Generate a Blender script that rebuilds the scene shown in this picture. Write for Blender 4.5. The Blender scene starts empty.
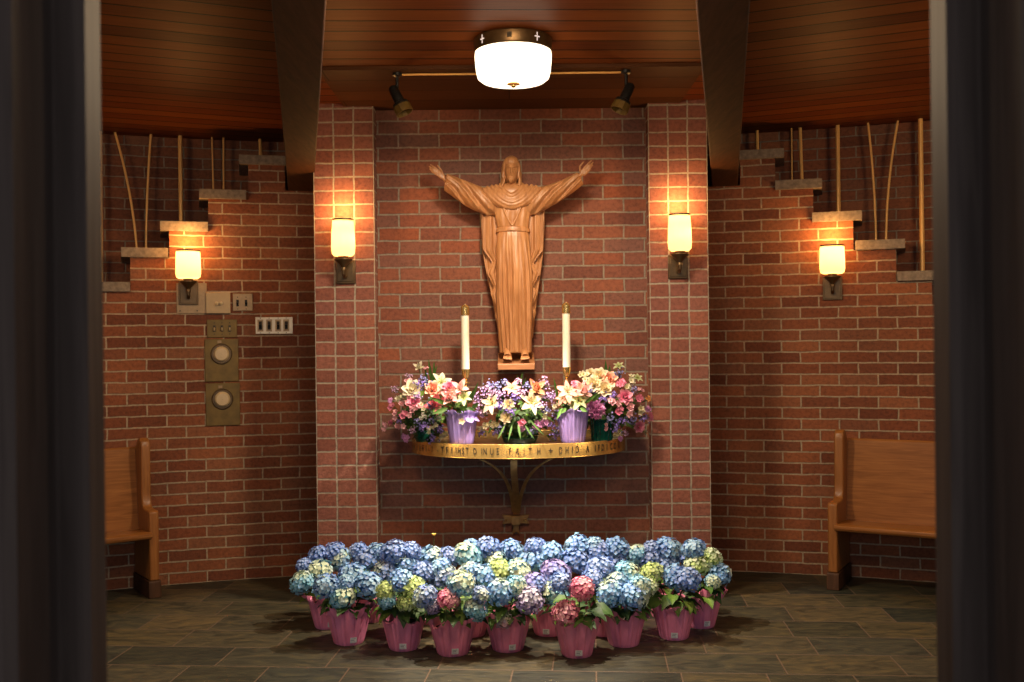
import bpy, bmesh, math, random
from math import sin, cos, pi, sqrt, atan2, radians
from mathutils import Vector, Matrix, noise

random.seed(7)
SC = bpy.context.scene
COL = SC.collection

# ------------------------------------------------------------------ camera, world, exposure
F = 1024.0            # focal length in pixels (1024 wide frame)
EYE = 1.6
ROLL = 0.011
cam_data = bpy.data.cameras.new('camera')
cam_data.sensor_width = 36.0
cam_data.lens = 36.0
cam_data.clip_start = 0.05
cam_data.dof.use_dof = True
cam_data.dof.focus_distance = 6.1
cam_data.dof.aperture_fstop = 5.0
camera = bpy.data.objects.new('camera', cam_data)
COL.objects.link(camera)
camera.matrix_world = Matrix.Translation((0, 0, EYE)) @ Matrix.Rotation(pi / 2, 4, 'X') @ Matrix.Rotation(-ROLL, 4, 'Z')
SC.camera = camera

world = bpy.data.worlds.new('world')
SC.world = world
world.use_nodes = True
wb = world.node_tree.nodes['Background']
wb.inputs[0].default_value = (0.70, 0.80, 1.0, 1)
wb.inputs[1].default_value = 0.11

SC.view_settings.view_transform = 'Standard'
SC.view_settings.look = 'None'
SC.view_settings.exposure = 0.0
SC.view_settings.gamma = 1.0
SC.view_settings.use_curve_mapping = False

LAMP_STRENGTH = 3.4           # ceiling drum lamp, its glass
LAMP_COLOR = (1.0, 0.80, 0.56)
LAMP_DOWN = 66.0              # light leaving the drum downwards
SCONCE_GLOW = 1.0             # frosted shade
SCONCE_COLOR = (1.0, 0.55, 0.19)
SCONCE_BULB = 0.9
SCONCE_SPILL = 7.5           # light leaving the open top of the shade
SPOT_POWER = 500.0
SPOT_COLOR = (1.0, 0.84, 0.66)
ROOM_AND_FILL_LAMPS = [((3.05, 4.55, 2.86), 74.0), ((-3.2, 4.5, 2.86), 60.0), ((0.0, 3.35, 2.78), 94.0)]   # out of frame: two side-bay ceiling lamps, plus an added front fill light


def room_or_fill_lamp(loc, energy):
    L = bpy.data.lights.new('room_or_fill_lamp', 'POINT')
    L.energy = energy; L.color = (1.0, .72, .43); L.shadow_soft_size = .35
    o = bpy.data.objects.new('room_or_fill_lamp', L); COL.objects.link(o); o.location = loc


for _loc, _e in ROOM_AND_FILL_LAMPS: room_or_fill_lamp(_loc, _e)
for _x in (-1.3, 1.3):        # daylight from the windows of the lobby behind the photographer
    L = bpy.data.lights.new('lobby_window', 'AREA'); L.shape = 'RECTANGLE'; L.size = .7; L.size_y = 1.5; L.energy = 25.0; L.color = (.74, .83, 1.0)
    o = bpy.data.objects.new('lobby_window', L); COL.objects.link(o); o.location = (_x, -1.4, 1.9)
    o.rotation_euler = (Vector((-_x * .35, 1.2, 1.7)) - o.location).to_track_quat('-Z', 'Z').to_euler()

CEIL = EYE + 1.4735
R_WALL = 7.2
R_OUT_L = 7.68
R_OUT_R = 7.56
Z_PIER = 6.3
Z_NICHE = 6.42


# ------------------------------------------------------------------ helpers
def unroll(x, y):
    dx, dy = x - 512.0, y - 341.0
    return dx * cos(ROLL) - dy * sin(ROLL), dx * sin(ROLL) + dy * cos(ROLL)


def P(x, y, d):
    """point of the room seen at photo position (x, y) when it stands d metres away"""
    a, b = unroll(x, y)
    return Vector((a / F * d, d, EYE - b / F * d))


def PHI(x, y=341):
    a, b = unroll(x, y)
    return atan2(a, F)


class MB:
    def __init__(s):
        s.v = []; s.f = []; s.uv = []; s.mi = []; s.col = []; s.cur = (1, 1, 1); s.m = 0; s.has_uv = False

    def vert(s, p):
        s.v.append(Vector(p)); s.col.append(s.cur); return len(s.v) - 1

    def face(s, idx, uv=None):
        s.f.append(list(idx)); s.uv.append(uv); s.mi.append(s.m)
        if uv: s.has_uv = True

    def quad(s, pts, uv=None):
        s.face([s.vert(p) for p in pts], uv)

    def box(s, c, size, rot=None, uvw=False):
        c = Vector(c); hx, hy, hz = size[0] / 2, size[1] / 2, size[2] / 2
        co = [Vector((x, y, z)) for x in (-hx, hx) for y in (-hy, hy) for z in (-hz, hz)]
        w = [(rot @ p if rot else p) + c for p in co]
        i = [s.vert(p) for p in w]
        for a in ((0, 1, 3, 2), (4, 6, 7, 5), (0, 4, 5, 1), (2, 3, 7, 6), (0, 2, 6, 4), (1, 5, 7, 3)):
            uv = None
            if uvw:
                n = (w[a[1]] - w[a[0]]).cross(w[a[2]] - w[a[0]])
                k = max(range(3), key=lambda q: abs(n[q]))
                uv = []
                for q in a:
                    p = w[q]
                    uv.append((p.y, p.z) if k == 0 else (p.x, p.z) if k == 1 else (p.x, p.y))
            s.face([i[q] for q in a], uv)

    def grid(s, rows, close_u=False, close_v=False, uv=None):
        """rows: list of lists of points"""
        n, m = len(rows), len(rows[0])
        ids = [[s.vert(p) for p in r] for r in rows]
        for a in range(n - (0 if close_v else 1)):
            for b in range(m - (0 if close_u else 1)):
                a2, b2 = (a + 1) % n, (b + 1) % m
                s.face((ids[a][b], ids[a][b2], ids[a2][b2], ids[a2][b]))
        return ids

    def loft(s, rings, cap0=True, cap1=True):
        ids = s.grid(rings, close_u=True)
        if cap0: s.face(list(reversed(ids[0])))
        if cap1: s.face(ids[-1])
        return ids

    def tube(s, pts, r, seg=8, caps=True, flat=None):
        """swept tube; r number or list; flat=(scale along second axis)"""
        pts = [Vector(p) for p in pts]
        n = len(pts)
        rs = r if isinstance(r, (list, tuple)) else [r] * n
        rings = []
        up = None
        for k in range(n):
            t = (pts[min(k + 1, n - 1)] - pts[max(k - 1, 0)])
            if t.length < 1e-9: t = Vector((0, 0, 1))
            t.normalize()
            if up is None:
                up = Vector((0, 0, 1)) if abs(t.z) < .9 else Vector((0, 1, 0))
            a = t.cross(up)
            if a.length < 1e-6: a = t.cross(Vector((1, 0, 0)))
            a.normalize()
            b = a.cross(t).normalized()
            up = b
            rings.append([pts[k] + a * (cos(2 * pi * j / seg) * rs[k]) + b * (sin(2 * pi * j / seg) * rs[k] * (flat or 1)) for j in range(seg)])
        s.loft(rings, caps, caps)

    def lathe(s, prof, seg=32, c=(0, 0, 0), fn=None, caps=(False, False)):
        c = Vector(c)
        rings = []
        for (r, z) in prof:
            ring = []
            for j in range(seg):
                a = 2 * pi * j / seg
                rr, zz = (fn(r, z, a) if fn else (r, z))
                ring.append(c + Vector((rr * cos(a), rr * sin(a), zz)))
            rings.append(ring)
        return s.loft(rings, caps[0], caps[1])

    def sphere(s, c, r, seg=16, rings=10, scale=(1, 1, 1), fn=None):
        c = Vector(c)
        top = s.vert(c + Vector((0, 0, r * scale[2])))
        rows = []
        for i in range(1, rings):
            t = pi * i / rings
            row = []
            for j in range(seg):
                a = 2 * pi * j / seg
                p = Vector((sin(t) * cos(a) * scale[0], sin(t) * sin(a) * scale[1], cos(t) * scale[2])) * r
                if fn: p = fn(p)
                row.append(s.vert(c + p))
            rows.append(row)
        bot = s.vert(c - Vector((0, 0, r * scale[2])))
        for j in range(seg):
            s.face((top, rows[0][j], rows[0][(j + 1) % seg]))
            s.face((bot, rows[-1][(j + 1) % seg], rows[-1][j]))
        for i in range(len(rows) - 1):
            for j in range(seg):
                s.face((rows[i][j], rows[i + 1][j], rows[i + 1][(j + 1) % seg], rows[i][(j + 1) % seg]))

    def prism(s, poly, h0, h1, axis='x', frame=None):
        """extrude a 2D outline; poly lies in the two other axes"""
        def mk(p, h):
            if axis == 'x': return Vector((h, p[0], p[1]))
            if axis == 'y': return Vector((p[0], h, p[1]))
            return Vector((p[0], p[1], h))
        a = [s.vert(mk(p, h0)) for p in poly]
        b = [s.vert(mk(p, h1)) for p in poly]
        s.face(list(reversed(a))); s.face(b)
        n = len(poly)
        for k in range(n):
            s.face((a[k], a[(k + 1) % n], b[(k + 1) % n], b[k]))

    def mesh(s, name, mats, origin=None, smooth=True, angle=40, color=False, fix=True):
        me = bpy.data.meshes.new(name)
        o = Vector(origin) if origin is not None else Vector((0, 0, 0))
        me.from_pydata([tuple(p - o) for p in s.v], [], s.f)
        if not isinstance(mats, (list, tuple)): mats = [mats]
        for m in mats: me.materials.append(m)
        if s.m or any(s.mi): me.polygons.foreach_set('material_index', s.mi)
        if s.has_uv:
            lay = me.uv_layers.new(name='UVMap')
            k = 0
            for f, uv in zip(s.f, s.uv):
                for q in range(len(f)):
                    if uv: lay.data[k].uv = uv[q]
                    k += 1
        if color:
            ca = me.color_attributes.new('Col', 'FLOAT_COLOR', 'POINT')
            ca.data.foreach_set('color', [c for col in s.col for c in (col[0], col[1], col[2], 1)])
        if fix:
            bm = bmesh.new(); bm.from_mesh(me)
            bmesh.ops.recalc_face_normals(bm, faces=bm.faces)
            bm.to_mesh(me); bm.free()
        if smooth:
            me.polygons.foreach_set('use_smooth', [True] * len(me.polygons))
            me.set_sharp_from_angle(angle=radians(angle))
        me.update()
        return me

    def build(s, name, mats, parent=None, origin=None, **k):
        bev = k.pop('bevel', 0)
        me = s.mesh(name, mats, origin, **k)
        return link(name, me, parent, bev)


def link(name, me, parent=None, bev=0):
    o = bpy.data.objects.new(name, me)
    COL.objects.link(o)
    if parent is not None: o.parent = parent
    if bev:
        b = o.modifiers.new('bevel', 'BEVEL'); b.width = bev; b.segments = 2; b.limit_method = 'ANGLE'; b.angle_limit = radians(35)
    return o


def tag(o, label, cat=None, group=None, kind=None):
    o['label'] = label
    if cat: o['category'] = cat
    if group: o['group'] = group
    if kind: o['kind'] = kind
    return o


def thing(name, label, cat, loc=(0, 0, 0), rotz=0, group=None):
    o = bpy.data.objects.new(name, None)
    COL.objects.link(o)
    o.empty_display_size = .1
    o.location = loc; o.rotation_euler = (0, 0, rotz)
    return tag(o, label, cat, group)


# ------------------------------------------------------------------ materials
def new_mat(name):
    m = bpy.data.materials.new(name); m.use_nodes = True
    nt = m.node_tree
    return m, nt, nt.nodes['Principled BSDF']


def nd(nt, t, **k):
    n = nt.nodes.new(t)
    for a, b in k.items(): setattr(n, a, b)
    return n


def ramp(nt, stops, interp='LINEAR'):
    r = nd(nt, 'ShaderNodeValToRGB')
    r.color_ramp.interpolation = interp
    els = r.color_ramp.elements
    while len(els) < len(stops): els.new(0.5)
    for e, (p, c) in zip(els, stops):
        e.position = p; e.color = (c[0], c[1], c[2], 1)
    return r


def mix(nt, a, b, fac, mode='MIX'):
    n = nd(nt, 'ShaderNodeMix', data_type='RGBA', blend_type=mode)
    for sock, v in ((n.inputs[0], fac), (n.inputs[6], a), (n.inputs[7], b)):
        if hasattr(v, 'is_linked') or isinstance(v, bpy.types.NodeSocket): nt.links.new(v, sock)
        elif isinstance(v, (int, float)): sock.default_value = v
        else: sock.default_value = (v[0], v[1], v[2], 1)
    return n.outputs[2]


def simple(name, col, rough=.5, metal=0, var=.12, scale=18, bump=0, stretch=None, **kw):
    m, nt, b = new_mat(name)
    tc = nd(nt, 'ShaderNodeTexCoord')
    mp = nd(nt, 'ShaderNodeMapping')
    if stretch: mp.inputs['Scale'].default_value = stretch
    nt.links.new(tc.outputs['Object'], mp.inputs[0])
    no = nd(nt, 'ShaderNodeTexNoise'); no.inputs['Scale'].default_value = scale; no.inputs['Detail'].default_value = 5
    nt.links.new(mp.outputs[0], no.inputs['Vector'])
    lo = [c * (1 - var) for c in col]; hi = [min(1, c * (1 + var)) for c in col]
    r = ramp(nt, [(.3, lo), (.7, hi)])
    nt.links.new(no.outputs[0], r.inputs[0])
    nt.links.new(r.outputs[0], b.inputs['Base Color'])
    b.inputs['Roughness'].default_value = rough
    b.inputs['Metallic'].default_value = metal
    for k, v in kw.items(): b.inputs[k.replace('_', ' ')].default_value = v
    if bump:
        bp = nd(nt, 'ShaderNodeBump'); bp.inputs['Strength'].default_value = bump; bp.inputs['Distance'].default_value = .003
        nt.links.new(no.outputs[0], bp.inputs['Height']); nt.links.new(bp.outputs[0], b.inputs['Normal'])
    return m


def brick_mat(name, w, h, mortar, offset, palette, mcol, shift=(0, 0), rough=.8):
    m, nt, b = new_mat(name)
    uv = nd(nt, 'ShaderNodeUVMap')
    mp = nd(nt, 'ShaderNodeMapping'); mp.inputs['Location'].default_value = (shift[0], shift[1], 0)
    nt.links.new(uv.outputs[0], mp.inputs[0])
    n1 = nd(nt, 'ShaderNodeTexNoise'); n1.inputs['Scale'].default_value = 11; n1.inputs['Detail'].default_value = 3
    nt.links.new(mp.outputs[0], n1.inputs['Vector'])
    sub = nd(nt, 'ShaderNodeVectorMath', operation='SUBTRACT'); sub.inputs[1].default_value = (.5, .5, .5)
    nt.links.new(n1.outputs['Color'], sub.inputs[0])
    sc = nd(nt, 'ShaderNodeVectorMath', operation='SCALE'); sc.inputs['Scale'].default_value = .011
    nt.links.new(sub.outputs[0], sc.inputs[0])
    add = nd(nt, 'ShaderNodeVectorMath', operation='ADD')
    nt.links.new(mp.outputs[0], add.inputs[0]); nt.links.new(sc.outputs[0], add.inputs[1])
    br = nd(nt, 'ShaderNodeTexBrick', offset=offset, offset_frequency=2, squash=1)
    br.inputs['Scale'].default_value = 1
    br.inputs['Brick Width'].default_value = w; br.inputs['Row Height'].default_value = h
    br.inputs['Mortar Size'].default_value = mortar; br.inputs['Mortar Smooth'].default_value = .25
    br.inputs['Color1'].default_value = (0, 0, 0, 1); br.inputs['Color2'].default_value = (1, 1, 1, 1); br.inputs['Mortar'].default_value = (.5, .5, .5, 1)
    nt.links.new(add.outputs[0], br.inputs['Vector'])
    pal = ramp(nt, [(i / (len(palette) - 1), c) for i, c in enumerate(palette)])
    nt.links.new(br.outputs['Color'], pal.inputs[0])
    n2 = nd(nt, 'ShaderNodeTexNoise'); n2.inputs['Scale'].default_value = 42; n2.inputs['Detail'].default_value = 6; n2.inputs['Roughness'].default_value = .65
    nt.links.new(mp.outputs[0], n2.inputs['Vector'])
    r2 = ramp(nt, [(.28, (.62, .60, .60)), (.52, (1, 1, 1)), (.78, (1.25, 1.22, 1.2))])
    nt.links.new(n2.outputs[0], r2.inputs[0])
    c1 = mix(nt, pal.outputs[0], r2.outputs[0], 1.0, 'MULTIPLY')
    n3 = nd(nt, 'ShaderNodeTexNoise'); n3.inputs['Scale'].default_value = 1.6; n3.inputs['Detail'].default_value = 3
    nt.links.new(mp.outputs[0], n3.inputs['Vector'])
    r3 = ramp(nt, [(.3, (.82, .82, .82)), (.7, (1.12, 1.1, 1.1))])
    nt.links.new(n3.outputs[0], r3.inputs[0])
    c2 = mix(nt, c1, r3.outputs[0], 1.0, 'MULTIPLY')
    mm = mix(nt, mcol, r2.outputs[0], 1.0, 'MULTIPLY')
    cf = mix(nt, c2, mm, br.outputs['Fac'])
    nt.links.new(cf, b.inputs['Base Color'])
    b.inputs['Roughness'].default_value = rough
    b.inputs['Specular IOR Level'].default_value = .35
    inv = nd(nt, 'ShaderNodeMath', operation='MULTIPLY_ADD'); inv.inputs[1].default_value = -1; inv.inputs[2].default_value = 1
    nt.links.new(br.outputs['Fac'], inv.inputs[0])
    ad = nd(nt, 'ShaderNodeMath', operation='MULTIPLY_ADD'); ad.inputs[1].default_value = .45
    nt.links.new(n2.outputs[0], ad.inputs[0]); nt.links.new(inv.outputs[0], ad.inputs[2])
    bp = nd(nt, 'ShaderNodeBump'); bp.inputs['Strength'].default_value = .9; bp.inputs['Distance'].default_value = .014
    nt.links.new(ad.outputs[0], bp.inputs['Height']); nt.links.new(bp.outputs[0], b.inputs['Normal'])
    return m


def plank_mat(name, width, cols, rough=.38, groove=.0035, length=2.7):
    m, nt, b = new_mat(name)
    uv = nd(nt, 'ShaderNodeUVMap')
    br = nd(nt, 'ShaderNodeTexBrick', offset=.37, offset_frequency=3)
    br.inputs['Scale'].default_value = 1; br.inputs['Brick Width'].default_value = length; br.inputs['Row Height'].default_value = width
    br.inputs['Mortar Size'].default_value = groove; br.inputs['Mortar Smooth'].default_value = .4
    br.inputs['Color1'].default_value = (0, 0, 0, 1); br.inputs['Color2'].default_value = (1, 1, 1, 1); br.inputs['Mortar'].default_value = (.5, .5, .5, 1)
    nt.links.new(uv.outputs[0], br.inputs['Vector'])
    mp = nd(nt, 'ShaderNodeMapping'); mp.inputs['Scale'].default_value = (1.1, 30, 1); mp.inputs['Location'].default_value = (-770, 0, 0)
    nt.links.new(uv.outputs[0], mp.inputs[0])
    no = nd(nt, 'ShaderNodeTexNoise'); no.inputs['Scale'].default_value = 2.2; no.inputs['Detail'].default_value = 7; no.inputs['Distortion'].default_value = .6
    nt.links.new(mp.outputs[0], no.inputs['Vector'])
    ml = nd(nt, 'ShaderNodeMath', operation='MULTIPLY_ADD'); ml.inputs[1].default_value = .45
    nt.links.new(br.outputs['Color'], ml.inputs[0])
    m2 = nd(nt, 'ShaderNodeMath', operation='MULTIPLY'); m2.inputs[1].default_value = .6
    nt.links.new(no.outputs[0], m2.inputs[0]); nt.links.new(m2.outputs[0], ml.inputs[2])
    pal = ramp(nt, [(.18, cols[0]), (.5, cols[1]), (.82, cols[2])])
    nt.links.new(ml.outputs[0], pal.inputs[0])
    cf = mix(nt, pal.outputs[0], (.012, .006, .003), br.outputs['Fac'])
    nt.links.new(cf, b.inputs['Base Color'])
    b.inputs['Roughness'].default_value = rough
    b.inputs['Specular IOR Level'].default_value = .07
    inv = nd(nt, 'ShaderNodeMath', operation='MULTIPLY_ADD'); inv.inputs[1].default_value = -1; inv.inputs[2].default_value = 1
    nt.links.new(br.outputs['Fac'], inv.inputs[0])
    bp = nd(nt, 'ShaderNodeBump'); bp.inputs['Strength'].default_value = .7; bp.inputs['Distance'].default_value = .006
    nt.links.new(inv.outputs[0], bp.inputs['Height']); nt.links.new(bp.outputs[0], b.inputs['Normal'])
    return m


def wood(name, cols, rough=.4, scale=(18, 18, 1.6), bump=.08, spec=.5):
    m, nt, b = new_mat(name)
    tc = nd(nt, 'ShaderNodeTexCoord')
    mp = nd(nt, 'ShaderNodeMapping'); mp.inputs['Scale'].default_value = scale
    nt.links.new(tc.outputs['Object'], mp.inputs[0])
    no = nd(nt, 'ShaderNodeTexNoise'); no.inputs['Scale'].default_value = 2.5; no.inputs['Detail'].default_value = 7; no.inputs['Distortion'].default_value = .8
    nt.links.new(mp.outputs[0], no.inputs['Vector'])
    r = ramp(nt, [(.28, cols[0]), (.5, cols[1]), (.74, cols[2])])
    nt.links.new(no.outputs[0], r.inputs[0])
    nt.links.new(r.outputs[0], b.inputs['Base Color'])
    b.inputs['Roughness'].default_value = rough
    b.inputs['Specular IOR Level'].default_value = spec
    if bump:
        bp = nd(nt, 'ShaderNodeBump'); bp.inputs['Strength'].default_value = bump; bp.inputs['Distance'].default_value = .002
        nt.links.new(no.outputs[0], bp.inputs['Height']); nt.links.new(bp.outputs[0], b.inputs['Normal'])
    return m


def slate_mat():
    m, nt, b = new_mat('slate_flagstones')
    uv = nd(nt, 'ShaderNodeUVMap')
    mp = nd(nt, 'ShaderNodeMapping'); mp.inputs['Rotation'].default_value = (0, 0, radians(4.5))
    nt.links.new(uv.outputs[0], mp.inputs[0])
    br = nd(nt, 'ShaderNodeTexBrick', offset=.38, offset_frequency=2, squash=.72, squash_frequency=3)
    br.inputs['Scale'].default_value = 1; br.inputs['Brick Width'].default_value = .56; br.inputs['Row Height'].default_value = .31
    br.inputs['Mortar Size'].default_value = .0045; br.inputs['Mortar Smooth'].default_value = .3
    br.inputs['Color1'].default_value = (0, 0, 0, 1); br.inputs['Color2'].default_value = (1, 1, 1, 1); br.inputs['Mortar'].default_value = (.5, .5, .5, 1)
    nt.links.new(mp.outputs[0], br.inputs['Vector'])
    pal = ramp(nt, [(0, (.018, .019, .013)), (.3, (.032, .029, .016)), (.55, (.048, .037, .018)), (.8, (.024, .026, .019)), (1, (.060, .044, .021))])
    nt.links.new(br.outputs['Color'], pal.inputs[0])
    mp2 = nd(nt, 'ShaderNodeMapping'); mp2.inputs['Scale'].default_value = (2.2, 6, 1); mp2.inputs['Rotation'].default_value = (0, 0, .5)
    nt.links.new(uv.outputs[0], mp2.inputs[0])
    no = nd(nt, 'ShaderNodeTexNoise'); no.inputs['Scale'].default_value = 2.4; no.inputs['Detail'].default_value = 8; no.inputs['Distortion'].default_value = 1.6
    nt.links.new(mp2.outputs[0], no.inputs['Vector'])
    r2 = ramp(nt, [(.3, (.45, .5, .52)), (.5, (1, 1, 1)), (.72, (1.7, 1.5, 1.15))])
    nt.links.new(no.outputs[0], r2.inputs[0])
    c = mix(nt, pal.outputs[0], r2.outputs[0], 1.0, 'MULTIPLY')
    cf = mix(nt, c, (.085, .055, .034), br.outputs['Fac'])
    nt.links.new(cf, b.inputs['Base Color'])
    b.inputs['Roughness'].default_value = .5
    b.inputs['Specular IOR Level'].default_value = .4
    ad = nd(nt, 'ShaderNodeMath', operation='MULTIPLY_ADD'); ad.inputs[1].default_value = -.5
    nt.links.new(br.outputs['Fac'], ad.inputs[0]); nt.links.new(no.outputs[0], ad.inputs[2])
    bp = nd(nt, 'ShaderNodeBump'); bp.inputs['Strength'].default_value = .55; bp.inputs['Distance'].default_value = .012
    nt.links.new(ad.outputs[0], bp.inputs['Height']); nt.links.new(bp.outputs[0], b.inputs['Normal'])
    return m


def attr_mat(name, rough=.55, trans=.25, sheen=0):
    m, nt, b = new_mat(name)
    at = nd(nt, 'ShaderNodeVertexColor', layer_name='Col')
    tc = nd(nt, 'ShaderNodeTexCoord')
    no = nd(nt, 'ShaderNodeTexNoise'); no.inputs['Scale'].default_value = 90; no.inputs['Detail'].default_value = 3
    nt.links.new(tc.outputs['Object'], no.inputs['Vector'])
    r = ramp(nt, [(.3, (.82, .82, .82)), (.7, (1.1, 1.1, 1.1))])
    nt.links.new(no.outputs[0], r.inputs[0])
    c = mix(nt, at.outputs[0], r.outputs[0], 1.0, 'MULTIPLY')
    nt.links.new(c, b.inputs['Base Color'])
    b.inputs['Roughness'].default_value = rough
    b.inputs['Specular IOR Level'].default_value = .3
    if trans:
        tr = nd(nt, 'ShaderNodeBsdfTranslucent'); nt.links.new(c, tr.inputs[0])
        ms = nd(nt, 'ShaderNodeMixShader'); ms.inputs[0].default_value = trans
        out = nt.nodes['Material Output']
        nt.links.new(b.outputs[0], ms.inputs[1]); nt.links.new(tr.outputs[0], ms.inputs[2]); nt.links.new(ms.outputs[0], out.inputs[0])
    return m


def emit_mat(name, col, strength, trans=None):
    m, nt, b = new_mat(name)
    out = nt.nodes['Material Output']
    em = nd(nt, 'ShaderNodeEmission'); em.inputs[0].default_value = (*col, 1); em.inputs[1].default_value = strength
    if trans:
        tr = nd(nt, 'ShaderNodeBsdfTranslucent'); tr.inputs[0].default_value = (*trans, 1)
        ad = nd(nt, 'ShaderNodeAddShader')
        nt.links.new(em.outputs[0], ad.inputs[0]); nt.links.new(tr.outputs[0], ad.inputs[1]); nt.links.new(ad.outputs[0], out.inputs[0])
    else:
        nt.links.new(em.outputs[0], out.inputs[0])
    return m


SIDE_PAL = [(.145, .040, .015), (.22, .062, .022), (.26, .080, .029), (.18, .053, .021), (.24, .088, .038), (.29, .088, .029)]
NICHE_PAL = [(.15, .052, .034), (.21, .066, .036), (.17, .076, .056), (.26, .078, .036), (.19, .082, .058), (.25, .068, .028)]
PIER_PAL = [(.20, .066, .042), (.24, .082, .052), (.27, .10, .066), (.22, .078, .055), (.29, .10, .056)]
M_side = brick_mat('curved_wall_brick', .247, .0752, .0060, .5, SIDE_PAL, (.38, .27, .165))
M_niche = brick_mat('niche_brick', .256, .0835, .0062, .5, NICHE_PAL, (.27, .21, .155), shift=(.06, .02))
M_pier = brick_mat('pier_stack_brick', .1235, .0845, .0062, 0.0, PIER_PAL, (.36, .285, .21))
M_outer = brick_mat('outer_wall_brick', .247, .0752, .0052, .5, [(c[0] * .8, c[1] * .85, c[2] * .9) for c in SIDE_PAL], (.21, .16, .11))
M_slate = slate_mat()
M_ceil = plank_mat('ceiling_planks', .158, [(.068, .0140, .0035), (.130, .0305, .006), (.205, .056, .010)], rough=.5, groove=.0085, length=4000)
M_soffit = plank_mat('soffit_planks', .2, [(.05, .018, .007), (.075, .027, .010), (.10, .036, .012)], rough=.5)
M_beam = wood('dark_beam_wood', [(.028, .011, .005), (.043, .0155, .0065), (.058, .023, .011)], rough=.75, scale=(20, 2, 20), spec=.12)
M_jamb = wood('jamb_wood', [(.046, .031, .023), (.062, .042, .032), (.080, .055, .041)], rough=.55, scale=(24, 24, 1.2), bump=.03, spec=.06)
M_cap = simple('cast_stone', (.21, .155, .105), .85, var=.3, scale=40, bump=.4)
M_brass = simple('brass', (.80, .52, .18), .24, .88, var=.08, scale=30)
M_rod = simple('polished_rod_brass', (.86, .46, .13), .42, .35, var=.05, scale=30)
M_rimbrass = simple('engraved_brass', (.82, .52, .16), .26, .86, var=.14, scale=9, stretch=(1, 1, .2))
M_oldbrass = simple('aged_brass', (.155, .090, .018), .5, .4, var=.25, scale=14)
M_bronze = simple('dark_bronze', (.125, .074, .032), .38, .75, var=.2, scale=25)
M_bracket = simple('dark_bracket_brass', (.33, .17, .055), .4, .7, var=.25, scale=25)
M_nickel = simple('brushed_nickel', (.30, .185, .085), .42, .5, var=.1, scale=50)
M_chrome = simple('chrome', (.52, .39, .24), .36, .75, var=.05, scale=30)
M_black = simple('black_metal', (.015, .014, .013), .4, .3, var=.2, scale=30)
M_dark = simple('dark_engraving', (.03, .018, .008), .7, 0, var=.2, scale=30)
M_ivory = simple('ivory_knob', (.54, .38, .19), .35, 0, var=.06, scale=30)
M_cream = simple('cream_plate', (.40, .26, .115), .45, .2, var=.06, scale=30)
M_statue = wood('carved_linden', [(.29, .115, .038), (.40, .172, .064), (.49, .228, .092)], rough=.42, scale=(16, 16, 2.2), bump=.06)
M_plinth = wood('plinth_wood', [(.25, .10, .04), (.32, .135, .055), (.38, .17, .07)], rough=.45, scale=(2, 16, 16))
M_oak = wood('pew_oak', [(.19, .066, .014), (.26, .096, .022), (.33, .128, .032)], rough=.36, scale=(1.6, 22, 22), spec=.25)
M_oakend = wood('pew_oak_upright', [(.19, .064, .014), (.25, .092, .021), (.31, .122, .030)], rough=.36, scale=(22, 22, 1.8), spec=.3)
M_oakbase = wood('pew_base_oak', [(.040, .017, .007), (.055, .023, .010), (.075, .032, .014)], rough=.6, scale=(20, 20, 2), spec=.2)
M_shelftop = wood('shelf_top_wood', [(.045, .016, .007), (.06, .022, .009), (.08, .03, .012)], rough=.3, scale=(3, 20, 20))
M_wax = simple('white_wax', (.82, .76, .62), .45, 0, var=.03, scale=20, Subsurface_Weight=.15)
M_petal = attr_mat('petals', .6, .22)
M_leaf = attr_mat('leaves', .55, .15)
M_soil = simple('potting_soil', (.03, .02, .014), .95, 0, var=.4, scale=60, bump=.6)
M_pink = simple('pink_foil', (.90, .25, .40), .38, 0, var=.22, scale=22, bump=.5, stretch=(1, 1, .35))
M_lilacfoil = simple('lilac_foil', (.38, .27, .66), .42, 0, var=.15, scale=26, bump=.5, stretch=(1, 1, .35))
M_sticker = simple('sticker_paper', (.86, .84, .80), .6, 0, var=.04, scale=60)
M_ink = simple('sticker_print', (.34, .34, .34), .7, 0, var=.1, scale=60)
M_greenglass = simple('green_glass', (.004, .10, .075), .08, 0, var=.2, scale=12, Transmission_Weight=.35, IOR=1.45)
M_bowl = simple('bowl_glass', (.01, .09, .05), .08, 0, var=.2, scale=12, Transmission_Weight=.5, IOR=1.45)
M_lampglass = emit_mat('lamp_opal_glass', LAMP_COLOR, LAMP_STRENGTH)
M_lampcut = emit_mat('lit_cutout', (1.0, .75, .62), 1.0)
M_shade = emit_mat('sconce_frosted_glass', SCONCE_COLOR, SCONCE_GLOW, trans=(.85, .66, .38))

# ------------------------------------------------------------------ structure
# floor
fl = MB()
fl.quad([(-9, -2.5, 0), (9, -2.5, 0), (9, 9, 0), (-9, 9, 0)], [(-9, -2.5), (9, -2.5), (9, 9), (-9, 9)])
fl.quad([(-9, -2.5, -.1), (-9, 9, -.1), (9, 9, -.1), (9, -2.5, -.1)], [(0, 0)] * 4)
tag(fl.build('floor', M_slate, fix=False), 'dark slate flagstone floor of the chapel', 'floor', kind='structure')

# ceiling: three bays of boards, each turned to face the middle of the room
BEAM_PHI = (PHI(300, 100), PHI(724, 100))


def ray(phi, y): return Vector((math.tan(phi) * y, y))


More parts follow.
